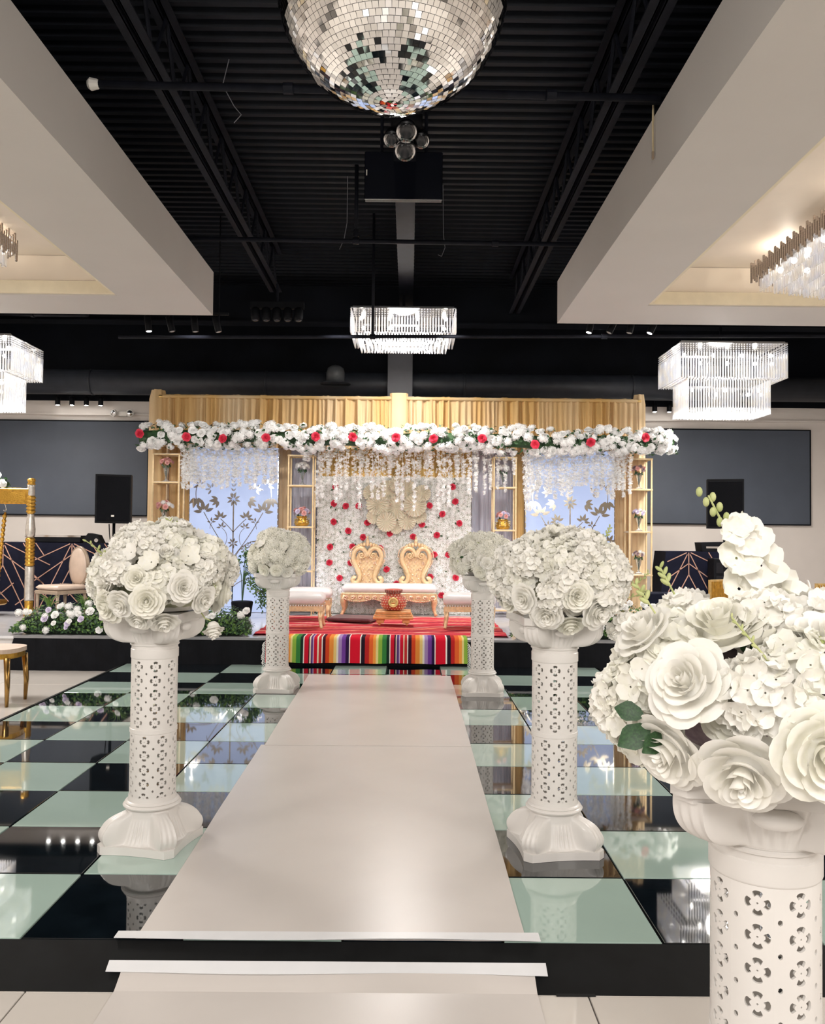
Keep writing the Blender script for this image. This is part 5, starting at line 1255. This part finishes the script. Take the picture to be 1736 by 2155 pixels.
for x in (-.38, -1.5):
    MB().tube([(x, 0, 1.63), (x+.015, 0, 1.59), (x+.025, 0, 1.55), (x+.01, 0, 1.51), (x-.015, 0, 1.53)], .008, 6).build('hook', M_chrome, t)
    m = MB()
    for k in range(19): m.ball((x-.10*(k/18), 0, 1.44-k*.066), .034, 8, 5)
    m.tube([(x+.01, 0, 1.5), (x-.10, 0, .22)], .018, 6); m.build('beaded_rod', M_goldd, t, True)
MB().bev(-1.62, -.44, -.28, .28, .14, .22, .02).build('seat', M_goldd, t)
gf = thing('swing_flowers', 'white flowers and dark leaves on top of the swing beam', 'flowers', (-5.95, 12.3, SZ+1.851)); lm = MB(); rnd = random.Random(6)
for i in range(40): a = rnd.uniform(0, 6.28); join_inst(lm, LEAF_MB, orient((rnd.uniform(-.14, .1), rnd.uniform(-.05, .05), rnd.uniform(.02, .14)), (cos(a), sin(a)-.5, rnd.random()), i, .09))
lm.build('foliage', M_leaf, gf, kind='stuff')
for (x, z) in ((0, .18), (-.02, .05), (.06, .08), (-.1, .12), (.08, .0+.05)): link('white_rose', WROSE, gf, mtx=orient((x, -.08, z), (0, -1, .3), x*30, .05))

# ------------------------------------------------------------------ hedges, vine
def hedge(label, x0, x1, y0, y1, h, n, nf, seed, lil=0, grass=0, tall=()):
    rnd = random.Random(seed); t = thing('flower_hedge', label, 'hedge', ((x0+x1)/2, (y0+y1)/2, SZ+.005)); w, d = (x1-x0)/2, (y1-y0)/2
    MB().bev(-w+.08, w-.08, -d+.05, d-.05, 0, h*.55, .05).build('planter_core', mat('hedge_core', (.006, .016, .007), .9), t)
    m1, m2 = MB(), MB()
    for i in range(n):
        x = rnd.uniform(-w, w); e = max(.35, 1-(abs(x)/w)**6); a = rnd.uniform(-.9, 1.9); y = -d*cos(a)*rnd.uniform(.8, 1.05); z = h*(.35+.55*max(-.6, sin(a)))*e*rnd.uniform(.75, 1.15)
        join_inst(m1 if rnd.random() < .55 else m2, LEAF_MB, orient((x, y, max(.05, z)), (rnd.uniform(-.7, .7), -cos(a), sin(a)+rnd.uniform(-.4, .4)), rnd.uniform(0, 6), rnd.uniform(.03, .055)))
    m1.build('dark_leaf_mass', M_leaf, t, kind='stuff'); m2.build('light_leaf_mass', M_leaf2, t, kind='stuff')
    for i in range(nf):
        x = rnd.uniform(-w, w)*.97; a = rnd.uniform(-.4, 1.4); y = -d*cos(a)*1.06; z = h*(.38+.62*sin(a))
        me = LV if i < lil else (WROSE if i % 2 else small); link('white_flower' if i >= lil else 'lilac_flower', me, t, mtx=orient((x, y, max(.05, z)), (rnd.uniform(-.4, .4), -1, .5), i, rnd.uniform(.028, .05)))
    for i in range(grass):
        x = (-.6+1.0*i/max(1, grass-1))*w; m = MB()
        for k in range(26):
            a = rnd.uniform(0, 6.28); l = rnd.uniform(.10, .2); m.tube([(x, -.02, h*.75), (x+.05*cos(a), .04*sin(a), h*.75+l*.8), (x+.13*cos(a), .08*sin(a), h*.75+l)], [.006, .005, .001], 4)
        m.build('grass_tuft', M_leaf2, t, kind='stuff')
    return t
hedge('low green hedge of white and lilac flowers near the swing', -4.72, -3.0, 10.05, 10.65, .36, 2400, 34, 1, 9, 3)
hedge('dark green hedge with white roses under the vine', -2.86, -1.88, 10.05, 10.6, .34, 1500, 12, 2)
hedge('dark green hedge with white geraniums beside the champagne tree panel', 1.24, 3.1, 10.05, 10.6, .44, 2400, 44, 3)
t = thing('hanging_vine', 'leafy green vine arching in front of the silver tree panel', 'vine', (-2.42, 12.35, SZ+.001)); rnd = random.Random(22)
MB().lathe([(.10, 0), (.13, .02), (.16, .22), (.15, .24)], 18).build('pot', M_black, t, True)
l1, l2 = MB(), MB()
for k, (dx, top, drop) in enumerate(((.20, .90, .55), (.32, .80, .62), (-.15, .86, .30), (.12, .95, .5), (.42, .70, .45), (.27, .86, .72), (.36, .74, .6))):
    P = [(0, 0, .2), (dx*.1, 0, .6), (dx*.4, -.03, top), (dx*.8, -.05, top-.04), (dx, -.06, top-drop*.5), (dx*1.05, -.06, top-drop)]
    MB().tube(P, .006, 5).build('stem', M_leaf, t)
    for i in range(170):
        u = rnd.uniform(2.2, 4.99); a = Vector(P[int(u)]); b_ = Vector(P[int(u)+1]); p = a.lerp(b_, u % 1)+Vector((rnd.gauss(0, .035), rnd.gauss(0, .03), rnd.gauss(0, .03)))
        join_inst(l1 if rnd.random() < .5 else l2, LEAF_MB, orient(p, (rnd.uniform(-1, 1), -1, rnd.uniform(-.5, .8)), rnd.uniform(0, 6), rnd.uniform(.03, .05)))
l1.build('dark_leaf_mass', M_leaf, t, kind='stuff'); l2.build('light_leaf_mass', M_leaf2, t, kind='stuff')

# ------------------------------------------------------------------ stage lamps: bare spots on the decor, a wash from overhead and uplights below
for x in (-2.7, -.9, .5, 2.3): spot('stage_wash', (x, 9.9, 4.05), (x, 13, 1.6), 130, 70, (1, .96, .92), .08)
for x, tx in ((-1.65, -1.0), (1.35, .6)): spot('backdrop_uplight', (x, 12.45, SZ+.05), (tx, 13.05, 1.6), 26, 90, (.75, .82, 1), .06)
